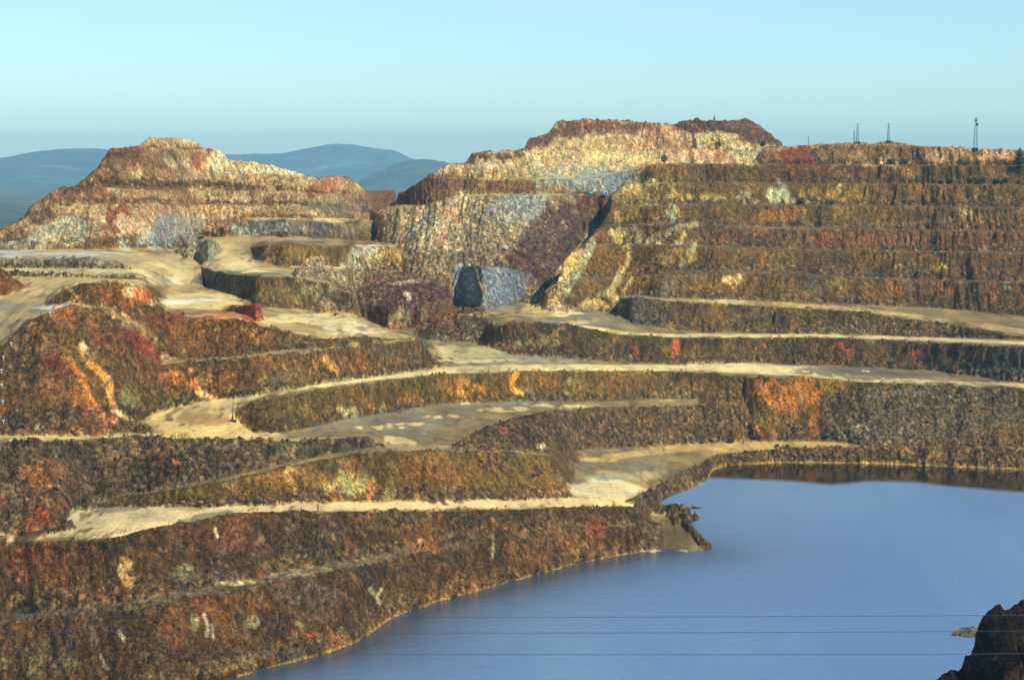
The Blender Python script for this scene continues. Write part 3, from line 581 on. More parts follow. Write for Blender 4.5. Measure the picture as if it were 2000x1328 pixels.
# centre slope
patch(740,448,46,26,(152,134,84),.85,rub=.4); patch(720,462,30,14,(104,90,64),.8); stroke([(838,420),(820,440),(800,458)], 7, (128,134,158), warp=.4, lo=.1); stroke([(905,388),(878,410),(858,440),(832,474)], 18, (214,202,158), warp=.8, lo=.12, rub=.6); stroke([(930,400),(905,440),(870,490)], 9, (190,176,150), warp=.8, lo=.3); patch(876,418,20,8,(190,120,90),rot=-40,lo=.4); stroke([(925,390),(900,430),(860,470)], 10, (196,166,118), lo=.3, rub=.9)
patch(1010,408,60,26,(144,162,170),.95,lo=.05,rot=-8,rub=.7); patch(985,430,40,20,(160,160,140),.7,rub=.9); patch(950,460,60,40,(140,132,106),.8,rub=1); patch(910,520,60,26,(144,120,88),.8,rub=1); patch(800,510,100,30,(158,136,96),.9,rub=1); patch(780,490,60,14,(170,150,108),.8,rub=1); patch(870,545,60,14,(148,124,90),.8,rub=1); patch(700,535,40,30,(140,128,104),.8,rub=1)
for (a,b,c_,d) in ((1120,430,70,50),(1080,470,60,50),(1050,500,60,40),(1020,530,50,24),(1150,410,50,30),(1090,520,50,40)): patch(a,b,c_,d,(98,72,70),.92,lo=.0,rot=-35,rub=.6)  # dark purple rock, with the shade of this left-facing slope painted in
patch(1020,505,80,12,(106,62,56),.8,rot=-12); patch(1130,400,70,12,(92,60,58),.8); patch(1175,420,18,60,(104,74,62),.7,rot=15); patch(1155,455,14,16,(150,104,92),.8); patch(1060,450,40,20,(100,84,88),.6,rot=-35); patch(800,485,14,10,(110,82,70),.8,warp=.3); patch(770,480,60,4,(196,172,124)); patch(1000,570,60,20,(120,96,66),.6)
patch(965,562,56,38,(108,134,176),.97,lo=0,warp=.6,solid=.3); patch(906,556,20,40,(122,144,180),.97,lo=0,warp=.5,solid=.3); patch(936,570,12,34,(128,120,84),.8); patch(1012,545,16,20,(104,120,160),.7); patch(905,590,30,8,(124,104,56)); patch(975,595,50,6,(124,110,70))
patch(900,645,60,16,(122,114,88),.8,rub=1); patch(960,614,80,6,(176,158,106),.8,rub=1); patch(880,660,60,8,(118,112,104),.9,rub=1); patch(865,618,30,10,(150,106,60),.6)
# hill above the centre
patch(1130,345,110,22,(146,162,156),.85,lo=.15); patch(1175,352,76,24,(132,152,172),.95,lo=.08); patch(1100,375,60,8,(156,160,130),.8); patch(1200,330,60,14,(140,150,140),.6); patch(1130,290,110,18,(206,188,136),.85,lo=.15); patch(1040,310,70,16,(180,160,104),.8); patch(1000,340,60,14,(168,146,96),.7); patch(1220,285,90,14,(190,166,110),.8); patch(860,358,70,15,(112,84,68),.9,lo=.12); patch(820,390,60,12,(104,84,66),.8); patch(930,335,60,12,(126,96,66),.7)
patch(905,308,34,13,(92,66,62),.95,lo=.08); patch(960,305,50,8,(100,72,64),.9,lo=.15); patch(975,312,50,10,(110,78,64),.8); patch(1020,295,30,10,(96,74,74),.8,rot=-20); patch(1050,275,32,13,(92,66,64),.95,lo=.08,rot=-30); patch(1095,258,30,14,(112,76,64),.8); stroke([(1110,262),(1150,248),(1170,240)], 5, (92,84,100)); patch(1180,252,60,10,(120,84,66),.9); stroke([(1225,262),(1250,250)], 5, (80,66,80)); patch(1170,246,100,9,(116,84,70),.95,lo=.1); patch(1110,255,40,14,(104,76,68),.9,lo=.12); patch(1300,255,70,12,(140,96,70),.8); patch(1200,268,100,4,(212,196,150),.8)  # left-facing cliffs darkened: shade painted over the brown rock
patch(1310,300,60,16,(196,160,126),.8,lo=.2); patch(1260,300,20,18,(206,184,130),.8); patch(1370,303,30,14,(216,186,146),.9,lo=.2); patch(1395,300,14,10,(214,130,88),.7); patch(1420,310,40,10,(160,120,92),.7); patch(1290,330,60,12,(176,130,104),.8); patch(1400,268,40,10,(222,208,140),.95,lo=0,warp=.4); patch(1430,285,40,8,(206,190,132),.9,lo=.1); patch(1500,286,60,4,(206,190,140),.9); patch(1340,280,40,8,(150,104,76),.8)
patch(1455,305,26,14,(208,198,148),.95,lo=.1); patch(1482,302,10,12,(160,150,144),.9); patch(1520,303,26,16,(150,112,84),.8); patch(1557,305,34,18,(136,66,48),.95,lo=.05); patch(1606,308,20,16,(84,68,74),.9,lo=.05); patch(1660,305,60,16,(136,118,88),.8); patch(1740,305,50,14,(104,86,64),.8); patch(1700,320,80,5,(176,160,112),.8); patch(1735,315,20,8,(170,170,130)); patch(1855,305,50,14,(186,152,116),.85,lo=.2); patch(1925,303,14,12,(214,170,120),.9); patch(1955,303,22,14,(230,178,146),.95,lo=.15)
# terraces on the right
patch(1320,343,60,10,(140,116,74),.7); patch(1400,340,120,14,(92,78,52),.7); patch(1650,340,120,14,(84,68,54),.8); patch(1770,340,20,10,(160,120,66),.7); patch(1900,350,90,10,(116,96,60),.7); patch(1850,340,60,8,(90,76,50),.7)
patch(1290,375,70,22,(170,154,104),.85,lo=.25); patch(1330,388,80,8,(186,170,120),.9); patch(1517,380,22,18,(176,196,188),.95,lo=.1); patch(1455,382,26,12,(160,172,156),.85,lo=.25); patch(1500,395,50,4,(190,196,176),.9); patch(1580,382,50,14,(174,148,88),.85); patch(1660,385,40,14,(158,132,80),.8); patch(1640,370,12,12,(196,184,140)); patch(1850,385,20,16,(166,118,62),.8); patch(1900,385,90,16,(112,98,82),.8,rub=.8); patch(1750,385,60,16,(110,92,56),.7)
patch(1240,385,40,18,(170,150,100),.7); patch(1230,365,20,10,(196,176,120)); patch(1213,420,16,14,(196,184,130),.8); patch(1225,450,30,14,(190,176,120),.85,lo=.3); patch(1310,415,12,18,(150,176,176),.9,lo=.15); patch(1300,428,18,8,(176,190,180),.8); patch(1235,425,20,10,(190,166,90),.8)
patch(1520,420,34,12,(164,102,54),.8); patch(1870,415,26,10,(196,180,136),.8,lo=.35); patch(1950,435,60,14,(124,82,62),.8); patch(1950,408,30,6,(92,70,56)); patch(1440,420,60,14,(100,80,52),.7); patch(1640,425,80,12,(96,78,60),.6)
stroke([(1440,444),(1560,446),(1700,440),(1800,434),(1900,424),(2060,411)], 3.4, (124,106,92), warp=.1, lo=0, solid=1)
stroke([(1360,436),(1325,446),(1300,458),(1262,474)], 6, (176,176,140), warp=.5, lo=.1); stroke([(1330,441),(1338,458),(1325,474)], 4, (190,180,130), warp=.4); patch(1205,455,20,8,(206,190,130),lo=.2); patch(1220,468,40,5,(200,184,130)); patch(1290,474,60,3,(206,196,146)); patch(1290,460,30,12,(124,104,56),.8)
for (x,w_) in ((1450,14),(1500,10),(1610,16),(1645,8),(1700,22),(1745,10),(1775,14)): patch(x,466,w_,16,(134,76,54) if x > 1580 else (120,72,58),.8,lo=.15)
patch(1900,470,90,14,(124,80,54),.7); patch(1480,470,40,14,(78,68,66),.7); patch(1560,470,30,12,(120,88,60),.6)
stroke([(1150,476),(1130,505),(1110,530),(1095,555),(1082,585),(1070,602)], 13, (206,196,156), warp=.6, lo=.1, rub=1); stroke([(1158,478),(1140,520),(1112,560),(1098,590)], 5, (170,190,180), warp=.4, lo=.2); stroke([(1120,500),(1085,545),(1070,590)], 8, (214,184,120), warp=.6, lo=.3, rub=1); patch(1070,605,50,10,(206,190,144),.9,lo=.1,rub=1); patch(1100,612,40,5,(224,214,186),.9,lo=0); patch(1040,612,50,6,(190,166,110),.8,rub=1)
stroke([(1225,480),(1222,510),(1210,545),(1185,575),(1150,590)], 7, (180,176,132), warp=.7, lo=.25); stroke([(1355,478),(1350,500),(1330,515)], 6, (170,184,160), warp=.5, lo=.2); patch(1325,500,40,14,(176,150,76),.7); patch(1180,520,30,26,(106,84,50),.8); stroke([(1200,580),(1160,592),(1130,604)], 7, (206,186,130), warp=.6, lo=.2); patch(1200,600,50,8,(196,180,130),.7); stroke([(1235,545),(1215,575),(1195,592)], 4, (196,184,140))
patch(1460,515,30,12,(84,80,76),.7); patch(1540,510,50,14,(126,112,64),.6); patch(1620,512,50,14,(82,80,78),.7); patch(1770,515,30,14,(164,148,84),.8); patch(1835,520,16,10,(196,164,94),.8); patch(1800,530,60,6,(120,108,92),rub=1); patch(1940,520,40,16,(84,84,88),.7); patch(1700,510,30,10,(120,96,60)); patch(1360,540,40,12,(110,86,56),.7)
patch(1430,543,22,9,(216,196,142),.9,lo=.3); patch(1440,562,24,10,(170,112,52),.8); patch(1380,565,40,12,(140,108,56),.7); patch(1310,560,26,20,(120,122,132),.6); patch(1590,560,24,18,(78,84,90),.8); patch(1640,560,24,14,(136,124,76),.7); patch(1740,560,20,16,(160,106,60),.7); patch(1845,563,18,18,(170,108,60),.8); patch(1790,565,40,16,(88,86,88),.7); patch(1900,565,30,18,(84,80,84),.7); patch(1960,565,12,18,(130,132,124),.8); patch(1700,590,200,6,(112,98,84),rub=1,st=.8)
patch(1260,612,46,24,(78,80,94),.85,lo=.05); patch(1330,610,50,20,(84,76,60),.7); patch(1410,615,30,18,(118,96,60),.6); patch(1500,615,40,18,(110,86,60),.6); patch(1570,640,20,8,(170,116,60)); patch(1750,638,150,16,(112,104,88),.95,lo=0,rub=1); patch(1620,625,60,18,(108,94,72),.9,rub=1); patch(1380,645,90,5,(120,104,78),rub=1)
patch(985,655,30,18,(84,72,50),.8); patch(1010,670,30,6,(176,150,90),.8); patch(1070,665,26,12,(150,138,90),.7); patch(1090,655,14,22,(160,140,96),.6); patch(1320,683,9,20,(160,82,64),.95,lo=.05,warp=.3); patch(1235,680,16,16,(150,76,62),.8); patch(1640,682,22,14,(168,82,58),.85); patch(1490,685,20,10,(140,70,50),.7); patch(1160,690,60,14,(76,62,58),.7); patch(1420,690,100,14,(98,84,60),.6); patch(1760,690,60,14,(96,82,52),.6); patch(1800,685,20,10,(156,84,54),.7); patch(1950,712,60,26,(72,74,94),.85,lo=.05); patch(1970,735,50,14,(84,82,98),.7); patch(1250,705,60,6,(104,96,84),rub=1); patch(1900,690,30,10,(140,90,60),.6)  # dark blue at the right end paints the shade on that wall

def blur(a):
    a = (np.roll(a, 1, 0)+2*a+np.roll(a, -1, 0))/4
    return (np.roll(a, 1, 1)+2*a+np.roll(a, -1, 1))/4
C = C*(1+stone_on*((stone_v-.42)*1.1))[..., None]; C = C + (np.mean(C, -1, keepdims=True)*np.array([1.05, 1., .93])-C)*(stone_on*.35)[..., None]
FLTV = FLTV*(1-stp[..., 0]); RUBV = np.maximum(RUBV, stp[..., 0]*.8)
C = blur(C); rubM = blur(RUBV).ravel(); fltM = blur(FLTV).ravel()

def grid_mesh(name, X, Y, Z, mat, C=None, extra=None):
    n, k = X.shape
    me = bpy.data.meshes.new(name)
    co = np.empty((n*k, 3), np.float32); co[:, 0] = X.ravel(); co[:, 1] = Y.ravel(); co[:, 2] = Z.ravel()
    me.vertices.add(n*k); me.vertices.foreach_set('co', co.ravel())
    i = np.arange(n*k, dtype=np.int32).reshape(n, k)
    q = np.stack([i[:-1, :-1], i[1:, :-1], i[1:, 1:], i[:-1, 1:]], -1).reshape(-1, 4)
    nf = len(q)
    me.loops.add(nf*4); me.loops.foreach_set('vertex_index', q.ravel())
    me.polygons.add(nf)
    me.polygons.foreach_set('loop_start', np.arange(0, nf*4, 4, dtype=np.int32))
    me.polygons.foreach_set('loop_total', np.full(nf, 4, np.int32))
    me.update(calc_edges=True)
    if C is not None:
        at = me.attributes.new('Col', 'FLOAT_COLOR', 'POINT')
        c4 = np.ones((n*k, 4), np.float32); c4[:, :3] = C.reshape(-1, 3); at.data.foreach_set('color', c4.ravel())
    for nm, arr in (extra or {}).items():
        at = me.attributes.new(nm, 'FLOAT', 'POINT'); at.data.foreach_set('value', arr.astype(np.float32).ravel())
    me.polygons.foreach_set('use_smooth', np.ones(nf, bool))
    me.materials.append(mat)
    o = bpy.data.objects.new(name, me); COL.objects.link(o)
    return o

# ------------------------------------------------------------------ materials
class NT:
    def __init__(s, name):
        s.m = bpy.data.materials.new(name); s.m.use_nodes = True; s.t = s.m.node_tree
        s.b = s.t.nodes['Principled BSDF']; s.out = s.t.nodes['Material Output']
    def n(s, ty, **kw):
        x = s.t.nodes.new(ty)
        for k, v in kw.items():
            if k.startswith('i_'): x.inputs[k[2:].replace('_', ' ')].default_value = v
            else: setattr(x, k, v)
        return x
    def l(s, a, b): s.t.links.new(a, b)
    def math(s, op, a, b=None, clamp=False):
        x = s.n('ShaderNodeMath', operation=op, use_clamp=clamp)
        for i, v in enumerate((a, b)):
            if v is None: continue
            if isinstance(v, (int, float)): x.inputs[i].default_value = v
            else: s.l(v, x.inputs[i])
        return x.outputs[0]
    def mix(s, bt, f, a, b):
        x = s.n('ShaderNodeMix', data_type='RGBA', blend_type=bt)
        for k, v in (('Factor', f), ('A', a), ('B', b)):
            if isinstance(v, (int, float)): x.inputs[k].default_value = v
            elif isinstance(v, tuple): x.inputs[k].default_value = v
            else: s.l(v, x.inputs[k])
        return x.outputs['Result']
    def noise(s, vec, scale, detail=4, rough=.55, dist=0):
        x = s.n('ShaderNodeTexNoise'); x.inputs['Scale'].default_value = scale
        x.inputs['Detail'].default_value = detail; x.inputs['Roughness'].default_value = rough
        x.inputs['Distortion'].default_value = dist; s.l(vec, x.inputs['Vector']); return x.outputs['Fac']
    def ramp(s, fac, stops):
        x = s.n('ShaderNodeValToRGB'); e = x.color_ramp.elements
        e[0].position, e[0].color = stops[0][0], (*stops[0][1], 1)
        e[1].position, e[1].color = stops[-1][0], (*stops[-1][1], 1)
        for p, c in stops[1:-1]:
            k = e.new(p); k.color = (*c, 1)
        s.l(fac, x.inputs[0]); return x.outputs[0]
    def coords(s, scale=(1, 1, 1)):
        tc = s.n('ShaderNodeTexCoord'); mp = s.n('ShaderNodeMapping'); mp.inputs['Scale'].default_value = scale
        s.l(tc.outputs['Object'], mp.inputs[0]); return mp.outputs[0]

def rock_mat():
    M = NT('quarried_rock')
    att = M.n('ShaderNodeAttribute', attribute_name='Col').outputs['Color']
    rubA = M.n('ShaderNodeAttribute', attribute_name='rub').outputs['Fac']
    flA = M.n('ShaderNodeAttribute', attribute_name='flt').outputs['Fac']
    P = M.coords(); PS = M.coords((1, .7, .62))
    hue = M.ramp(M.noise(PS, .11, 5, .62, .6), [(.28, (.74, .92, 1.08)), (.42, (.95, 1.02, .9)), (.5, (1, 1, 1)), (.58, (1.06, .99, .9)), (.72, (1.18, .97, .76))])
    wallm = M.math('SUBTRACT', 1.0, flA)
    c = M.mix('MULTIPLY', M.math('MULTIPLY', wallm, .85), att, hue)
    # strong small scale lights and darks: lit bits and gap shadows painted as noise
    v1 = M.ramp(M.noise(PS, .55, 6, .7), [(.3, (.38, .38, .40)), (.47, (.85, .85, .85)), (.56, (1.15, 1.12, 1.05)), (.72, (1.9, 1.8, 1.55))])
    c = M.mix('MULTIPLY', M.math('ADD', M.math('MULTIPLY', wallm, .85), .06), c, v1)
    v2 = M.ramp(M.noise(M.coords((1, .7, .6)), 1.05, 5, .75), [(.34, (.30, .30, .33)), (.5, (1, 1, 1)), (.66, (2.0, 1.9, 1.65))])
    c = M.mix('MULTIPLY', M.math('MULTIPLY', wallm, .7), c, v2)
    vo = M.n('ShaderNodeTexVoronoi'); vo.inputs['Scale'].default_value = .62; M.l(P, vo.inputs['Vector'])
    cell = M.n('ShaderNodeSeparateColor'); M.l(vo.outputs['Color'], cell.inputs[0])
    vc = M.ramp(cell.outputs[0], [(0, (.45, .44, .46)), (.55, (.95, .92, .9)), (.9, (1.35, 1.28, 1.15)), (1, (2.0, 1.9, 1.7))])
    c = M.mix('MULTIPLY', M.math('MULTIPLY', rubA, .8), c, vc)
    dk = M.ramp(vo.outputs['Distance'], [(.25, (1, 1, 1)), (.8, (.35, .33, .32))])  # gaps between rubble stones darkened as painted crevice shadow
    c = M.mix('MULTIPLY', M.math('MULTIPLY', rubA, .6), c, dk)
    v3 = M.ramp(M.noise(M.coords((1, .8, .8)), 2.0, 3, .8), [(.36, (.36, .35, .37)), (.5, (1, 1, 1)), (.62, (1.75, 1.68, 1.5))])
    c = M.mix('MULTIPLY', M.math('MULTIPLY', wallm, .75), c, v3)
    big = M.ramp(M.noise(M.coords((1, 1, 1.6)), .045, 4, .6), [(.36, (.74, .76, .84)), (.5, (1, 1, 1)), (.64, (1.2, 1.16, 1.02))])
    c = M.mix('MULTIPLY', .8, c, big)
    dn = M.n('ShaderNodeTexNoise'); dn.inputs['Scale'].default_value = .5; M.l(P, dn.inputs['Vector'])
    dm = M.n('ShaderNodeMix', data_type='VECTOR'); dm.inputs['Factor'].default_value = 1
    av = M.n('ShaderNodeVectorMath', operation='MULTIPLY_ADD'); M.l(dn.outputs['Color'], av.inputs[0]); av.inputs[1].default_value = (2.2, 2.2, 2.2); M.l(M.coords((1, .8, .6)), av.inputs[2])
    ve = M.n('ShaderNodeTexVoronoi', feature='DISTANCE_TO_EDGE'); ve.inputs['Scale'].default_value = .42; M.l(av.outputs[0], ve.inputs['Vector'])
    ve2 = M.n('ShaderNodeTexVoronoi'); ve2.inputs['Scale'].default_value = .42; M.l(av.outputs[0], ve2.inputs['Vector'])
    sc2 = M.n('ShaderNodeSeparateColor'); M.l(ve2.outputs['Color'], sc2.inputs[0])
    blk = M.ramp(sc2.outputs[1], [(0, (.72, .72, .74)), (.5, (1, 1, 1)), (1, (1.35, 1.3, 1.2))])
    c = M.mix('MULTIPLY', M.math('MULTIPLY', wallm, .6), c, blk)
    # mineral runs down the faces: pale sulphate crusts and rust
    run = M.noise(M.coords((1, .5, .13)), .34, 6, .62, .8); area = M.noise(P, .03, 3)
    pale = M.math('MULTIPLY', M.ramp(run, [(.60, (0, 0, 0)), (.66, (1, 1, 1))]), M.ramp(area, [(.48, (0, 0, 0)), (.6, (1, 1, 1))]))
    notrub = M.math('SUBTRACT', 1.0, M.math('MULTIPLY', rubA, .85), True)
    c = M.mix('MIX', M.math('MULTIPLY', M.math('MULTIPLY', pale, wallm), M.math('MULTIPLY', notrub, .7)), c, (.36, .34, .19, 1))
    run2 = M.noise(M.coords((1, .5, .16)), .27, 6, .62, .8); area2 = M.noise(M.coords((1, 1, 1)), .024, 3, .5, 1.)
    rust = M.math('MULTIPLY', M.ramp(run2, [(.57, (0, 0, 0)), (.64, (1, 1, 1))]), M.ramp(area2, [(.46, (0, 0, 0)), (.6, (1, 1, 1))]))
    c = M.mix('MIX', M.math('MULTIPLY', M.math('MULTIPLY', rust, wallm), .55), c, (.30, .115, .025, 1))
    crack = M.math('MINIMUM', M.math('MULTIPLY', ve.outputs['Distance'], 4.0), 1.0)
    # tracks and patches on the floors
    PF = M.coords((1, .22, 1))
    fl = M.ramp(M.noise(PF, .16, 6, .65, .4), [(.32, (.5, .5, .52)), (.5, (1, 1, 1)), (.7, (1.3, 1.27, 1.18))])
    c = M.mix('MULTIPLY', M.math('MULTIPLY', flA, .75), c, fl)
    fs = M.ramp(M.noise(M.coords((1, .5, 1)), 1.1, 6, .75), [(.34, (.62, .6, .58)), (.5, (1, 1, 1)), (.66, (1.25, 1.22, 1.15))])
    c = M.mix('MULTIPLY', M.math('MULTIPLY', flA, .6), c, fs)
    M.l(c, M.b.inputs['Base Color']); M.b.inputs['Roughness'].default_value = .92
    M.b.inputs['Specular IOR Level'].default_value = .15
    h1 = M.noise(PS, .8, 8, .68); h2 = M.math('MULTIPLY', vo.outputs['Distance'], -1.0)
    h = M.math('ADD', M.math('MULTIPLY', h1, 2.2), M.math('MULTIPLY', M.math('MULTIPLY', h2, rubA), 1.2))
    h = M.math('ADD', h, M.math('ADD', M.math('MULTIPLY', crack, .55), M.math('MULTIPLY', sc2.outputs[2], .5)))
    h = M.math('MULTIPLY', h, M.math('ADD', M.math('MULTIPLY', wallm, .93), .07))
    bp = M.n('ShaderNodeBump'); bp.inputs['Strength'].default_value = .85; bp.inputs['Distance'].default_value = 1.1
    M.l(h, bp.inputs['Height']); M.l(bp.outputs[0], M.b.inputs['Normal'])
    return M.m
ROCK = rock_mat()
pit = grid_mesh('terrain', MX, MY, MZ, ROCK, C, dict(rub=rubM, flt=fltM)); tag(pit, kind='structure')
for l in LOG: print(l)

# ------------------------------------------------------------------ lake
def water_mat():
    M = NT('lake_water')
    P = M.coords((.6, 1.5, 1))
    n1 = M.noise(P, .3, 5, .6); n2 = M.noise(P, 1.0, 5, .7)
    h = M.math('ADD', M.math('MULTIPLY', n1, .5), M.math('MULTIPLY', n2, .7))
    bp = M.n('ShaderNodeBump'); bp.inputs['Strength'].default_value = 1; bp.inputs['Distance'].default_value = .6
    calm_refl = M.n('ShaderNodeAttribute', attribute_name='calm_refl').outputs['Fac']     # still water along the banks, also paints their dark reflection
    open_lake = M.math('SUBTRACT', 1.0, calm_refl, True)
    M.l(M.math('MULTIPLY', h, M.math('ADD', M.math('MULTIPLY', open_lake, .95), .03)), bp.inputs['Height']); M.l(bp.outputs[0], M.b.inputs['Normal'])
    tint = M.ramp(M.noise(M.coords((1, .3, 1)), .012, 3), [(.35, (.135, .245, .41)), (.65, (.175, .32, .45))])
    M.l(M.mix('MIX', open_lake, (.008, .006, .006, 1), tint), M.b.inputs['Base Color'])  # near-black base paints the banks' reflection; open water keeps the blue
    M.l(M.math('ADD', M.math('MULTIPLY', open_lake, .22), .035), M.b.inputs['Roughness']); M.b.inputs['IOR'].default_value = 1.6
    return M.m
def seg_dist(X, Y, pts):
    d = np.full(X.shape, 1e9)
    for (xa, ya), (xb, yb) in zip(pts[:-1], pts[1:]):
        L = (xb-xa)**2+(yb-ya)**2; u = np.clip(((X-xa)*(xb-xa)+(Y-ya)*(yb-ya))/L, 0, 1)
        d = np.minimum(d, np.hypot(X-xa-u*(xb-xa), Y-ya-u*(yb-ya)))
    return d
def shore_world(poly):
    out = []
    for px, py in poly:
        a, t = ray(px, py); out.append((float(a)*H/float(t), H/float(t)))
    return out
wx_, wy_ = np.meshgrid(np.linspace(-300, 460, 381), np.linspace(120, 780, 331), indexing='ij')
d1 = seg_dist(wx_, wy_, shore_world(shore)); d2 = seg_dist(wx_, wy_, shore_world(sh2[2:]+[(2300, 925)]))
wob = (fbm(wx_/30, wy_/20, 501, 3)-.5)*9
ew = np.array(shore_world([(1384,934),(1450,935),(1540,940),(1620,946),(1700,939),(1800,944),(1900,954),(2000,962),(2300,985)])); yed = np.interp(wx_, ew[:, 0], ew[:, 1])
calm_refl = np.maximum(np.clip((wy_-yed+wob)/6+.5, 0, 1)*np.clip((wx_-ew[0, 0]+4)/5, 0, 1), .8*np.exp(-np.maximum(d1-5, 0)/17))
wat = grid_mesh('water', wx_, wy_, wx_*0, water_mat(), None, dict(calm_refl=calm_refl)); tag(wat, kind='structure')

# ------------------------------------------------------------------ far country
def hill_mat(name, c1, c2):
    M = NT(name); P = M.coords()
    c = M.ramp(M.noise(P, .003, 6, .65), [(.35, c1), (.58, c2), (.74, tuple(3.2*x for x in c2))])
    M.l(c, M.b.inputs['Base Color']); M.b.inputs['Roughness'].default_value = 1
    bp = M.n('ShaderNodeBump'); bp.inputs['Strength'].default_value = 1; bp.inputs['Distance'].default_value = 60
    M.l(M.noise(P, .006, 7, .65), bp.inputs['Height']); M.l(bp.outputs[0], M.b.inputs['Normal'])
    return M.m
HM = hill_mat('wooded_slope', (.02, .045, .05), (.07, .10, .09))
def hill(name, pts, D, depth, zb=20):
    """a wooded ridge: skyline read in photo pixels at distance D, rounded towards the camera and away"""
    P = np.array(pts, float); a, t = ray(P[:, 0], P[:, 1])
    n = 260; aa = np.linspace(a[0], a[-1], n); z = H - np.interp(aa, a, t)*D
    z = np.convolve(np.pad(z, 6, 'edge'), np.hanning(13)/np.hanning(13).sum(), 'valid')
    k = 70; u = np.linspace(-1, 1, k)
    XX = aa[:, None]*D + 0*u[None, :]; YY_ = D + u[None, :]*depth + 0*aa[:, None]
    prf = np.cos(u*math.pi/2)**1.3
    ZZ = zb + (z[:, None]-zb)*prf[None, :]
    nz = (fbm(XX/(D*.03), YY_/(D*.03), 301, 5)-.5)*(z[:, None]-zb)*.5
    ZZ = ZZ + nz*np.clip(1-prf, 0, 1)[None, :]*.9
    ZZ += (vnoise(XX/(D*.0022), YY_/(D*.0022), 310)-.5)*D*.0007
    o = grid_mesh(name, XX, YY_, ZZ, HM); tag(o, kind='structure')
    return o
hill('hills', [(-900,330),(-300,326),(-60,316),(0,312),(60,305),(100,295),(140,291),(185,290),(225,296),(300,310),(420,330)], 14000, 3200, -60)
hill('hills', [(300,330),(400,312),(440,303),(560,300),(600,292),(650,282),(690,283),(740,292),(770,294),(800,310),(880,326),(1000,345)], 16000, 3200, -60)
hill('hills', [(640,390),(700,358),(740,336),(790,315),(830,311),(870,317),(920,335),(1000,360)], 9500, 2000, -60)
hill('hills', [(-500,380),(-60,398),(0,402),(60,410),(160,440)], 3400, 700, 10)
me = bpy.data.meshes.new('ground'); me.from_pydata([(-9000, 1470, 15), (9000, 1470, 15), (30000, 45000, -60), (-30000, 45000, -60)], [], [(0, 1, 2, 3)])
me.materials.append(hill_mat('far_ground', (.04, .055, .03), (.10, .10, .06)))
gr = bpy.data.objects.new('ground', me); COL.objects.link(gr); tag(gr, kind='structure')


# ------------------------------------------------------------------ things
def surf(px, py, up=0.0):
    """point of the ground seen at a position of the survey photograph"""
    a, t = ray(px, py); a = float(a); t = float(t)
    j = int(np.clip(round((a-A[0])/(A[1]-A[0])), 0, NC-1))
    tj = (H-MZ[j])/MY[j]; m = tj <= t
    k = int(np.argmax(m)) if m.any() else NM-1
    y = float(MY[j, k]); return Vector((a*y, y, float(MZ[j, k])+up))
def simple_mat(name, col, rough=.7, metal=0., var=.25, scale=3.):
    M = NT(name); c = lin(col)
    r = M.ramp(M.noise(M.coords(), scale, 4, .6), [(.3, tuple(c*(1-var))), (.7, tuple(c*(1+var)))])
    M.l(r, M.b.inputs['Base Color']); M.b.inputs['Roughness'].default_value = rough; M.b.inputs['Metallic'].default_value = metal
    return M.m
MT = dict(steel=simple_mat('galvanised_steel', (120,126,130), .5, .6), dark=simple_mat('dark_block', (52,54,60), .8), rust=simple_mat('rusty_iron', (84,44,28), .9),
    white=simple_mat('white_paint', (226,228,232), .5, 0, .06), blue=simple_mat('blue_paint', (60,84,170), .5, 0, .1), teal=simple_mat('teal_paint', (70,150,160), .5, 0, .1),
    glass=simple_mat('dark_glass', (24,30,44), .1), rubber=simple_mat('tyre_rubber', (22,22,22), .9), red=simple_mat('red_paint', (150,44,44), .6, 0, .15),
    leaf=simple_mat('dark_needles', (38,66,42), .9, 0, .5, .8), leaf2=simple_mat('dry_leaves', (76,70,44), .9, 0, .5, .8), bark=simple_mat('bark', (74,56,42), .9),
    cable=simple_mat('weathered_cable', (62,62,76), .8), stone=simple_mat('boulder_brown', (122,88,60), .95, 0, .4, 1.2), stone2=simple_mat('boulder_dark', (62,54,48), .95, 0, .4, 1.2), pale=simple_mat('pale_stone', (216,212,200), .9, 0, .1))
def bm_obj(name, bm, mat, parent=None, smooth=False):
    me = bpy.data.meshes.new(name); bm.to_mesh(me); bm.free(); me.materials.append(MT[mat])
    if smooth: me.polygons.foreach_set('use_smooth', [True]*len(me.polygons))
    o = bpy.data.objects.new(name, me); COL.objects.link(o)
    if parent: o.parent = parent
    return o
def box(bm, c, d, rz=0, bev=0):
    r = bmesh.ops.create_cube(bm, size=1); vs = r['verts']
    for v in vs:
        x, y, z = v.co.x*d[0], v.co.y*d[1], v.co.z*d[2]
        v.co = (c[0]+x*math.cos(rz)-y*math.sin(rz), c[1]+x*math.sin(rz)+y*math.cos(rz), c[2]+z)
    if bev: bmesh.ops.bevel(bm, geom=list({e for v in vs for e in v.link_edges}), offset=bev, segments=2, affect='EDGES')
def tube(bm, p, q, r0, r1=None, seg=8):
    r1 = r0 if r1 is None else r1; p = Vector(p); q = Vector(q); d = (q-p).normalized()
    u = d.orthogonal().normalized(); v = d.cross(u); ra, rb = [], []
    for i in range(seg):
        w_ = u*math.cos(2*math.pi*i/seg)+v*math.sin(2*math.pi*i/seg)
        ra.append(bm.verts.new(p+w_*r0)); rb.append(bm.verts.new(q+w_*r1))
    for i in range(seg): bm.faces.new((ra[i], ra[(i+1) % seg], rb[(i+1) % seg], rb[i]))
    bm.faces.new(ra[::-1]); bm.faces.new(rb)
def empty(name, loc, label, cat, group=None, rz=0):
    o = bpy.data.objects.new(name, None); COL.objects.link(o); o.location = loc; o.rotation_euler.z = rz
    o.empty_display_size = .5
    return tag(o, label, cat, group)
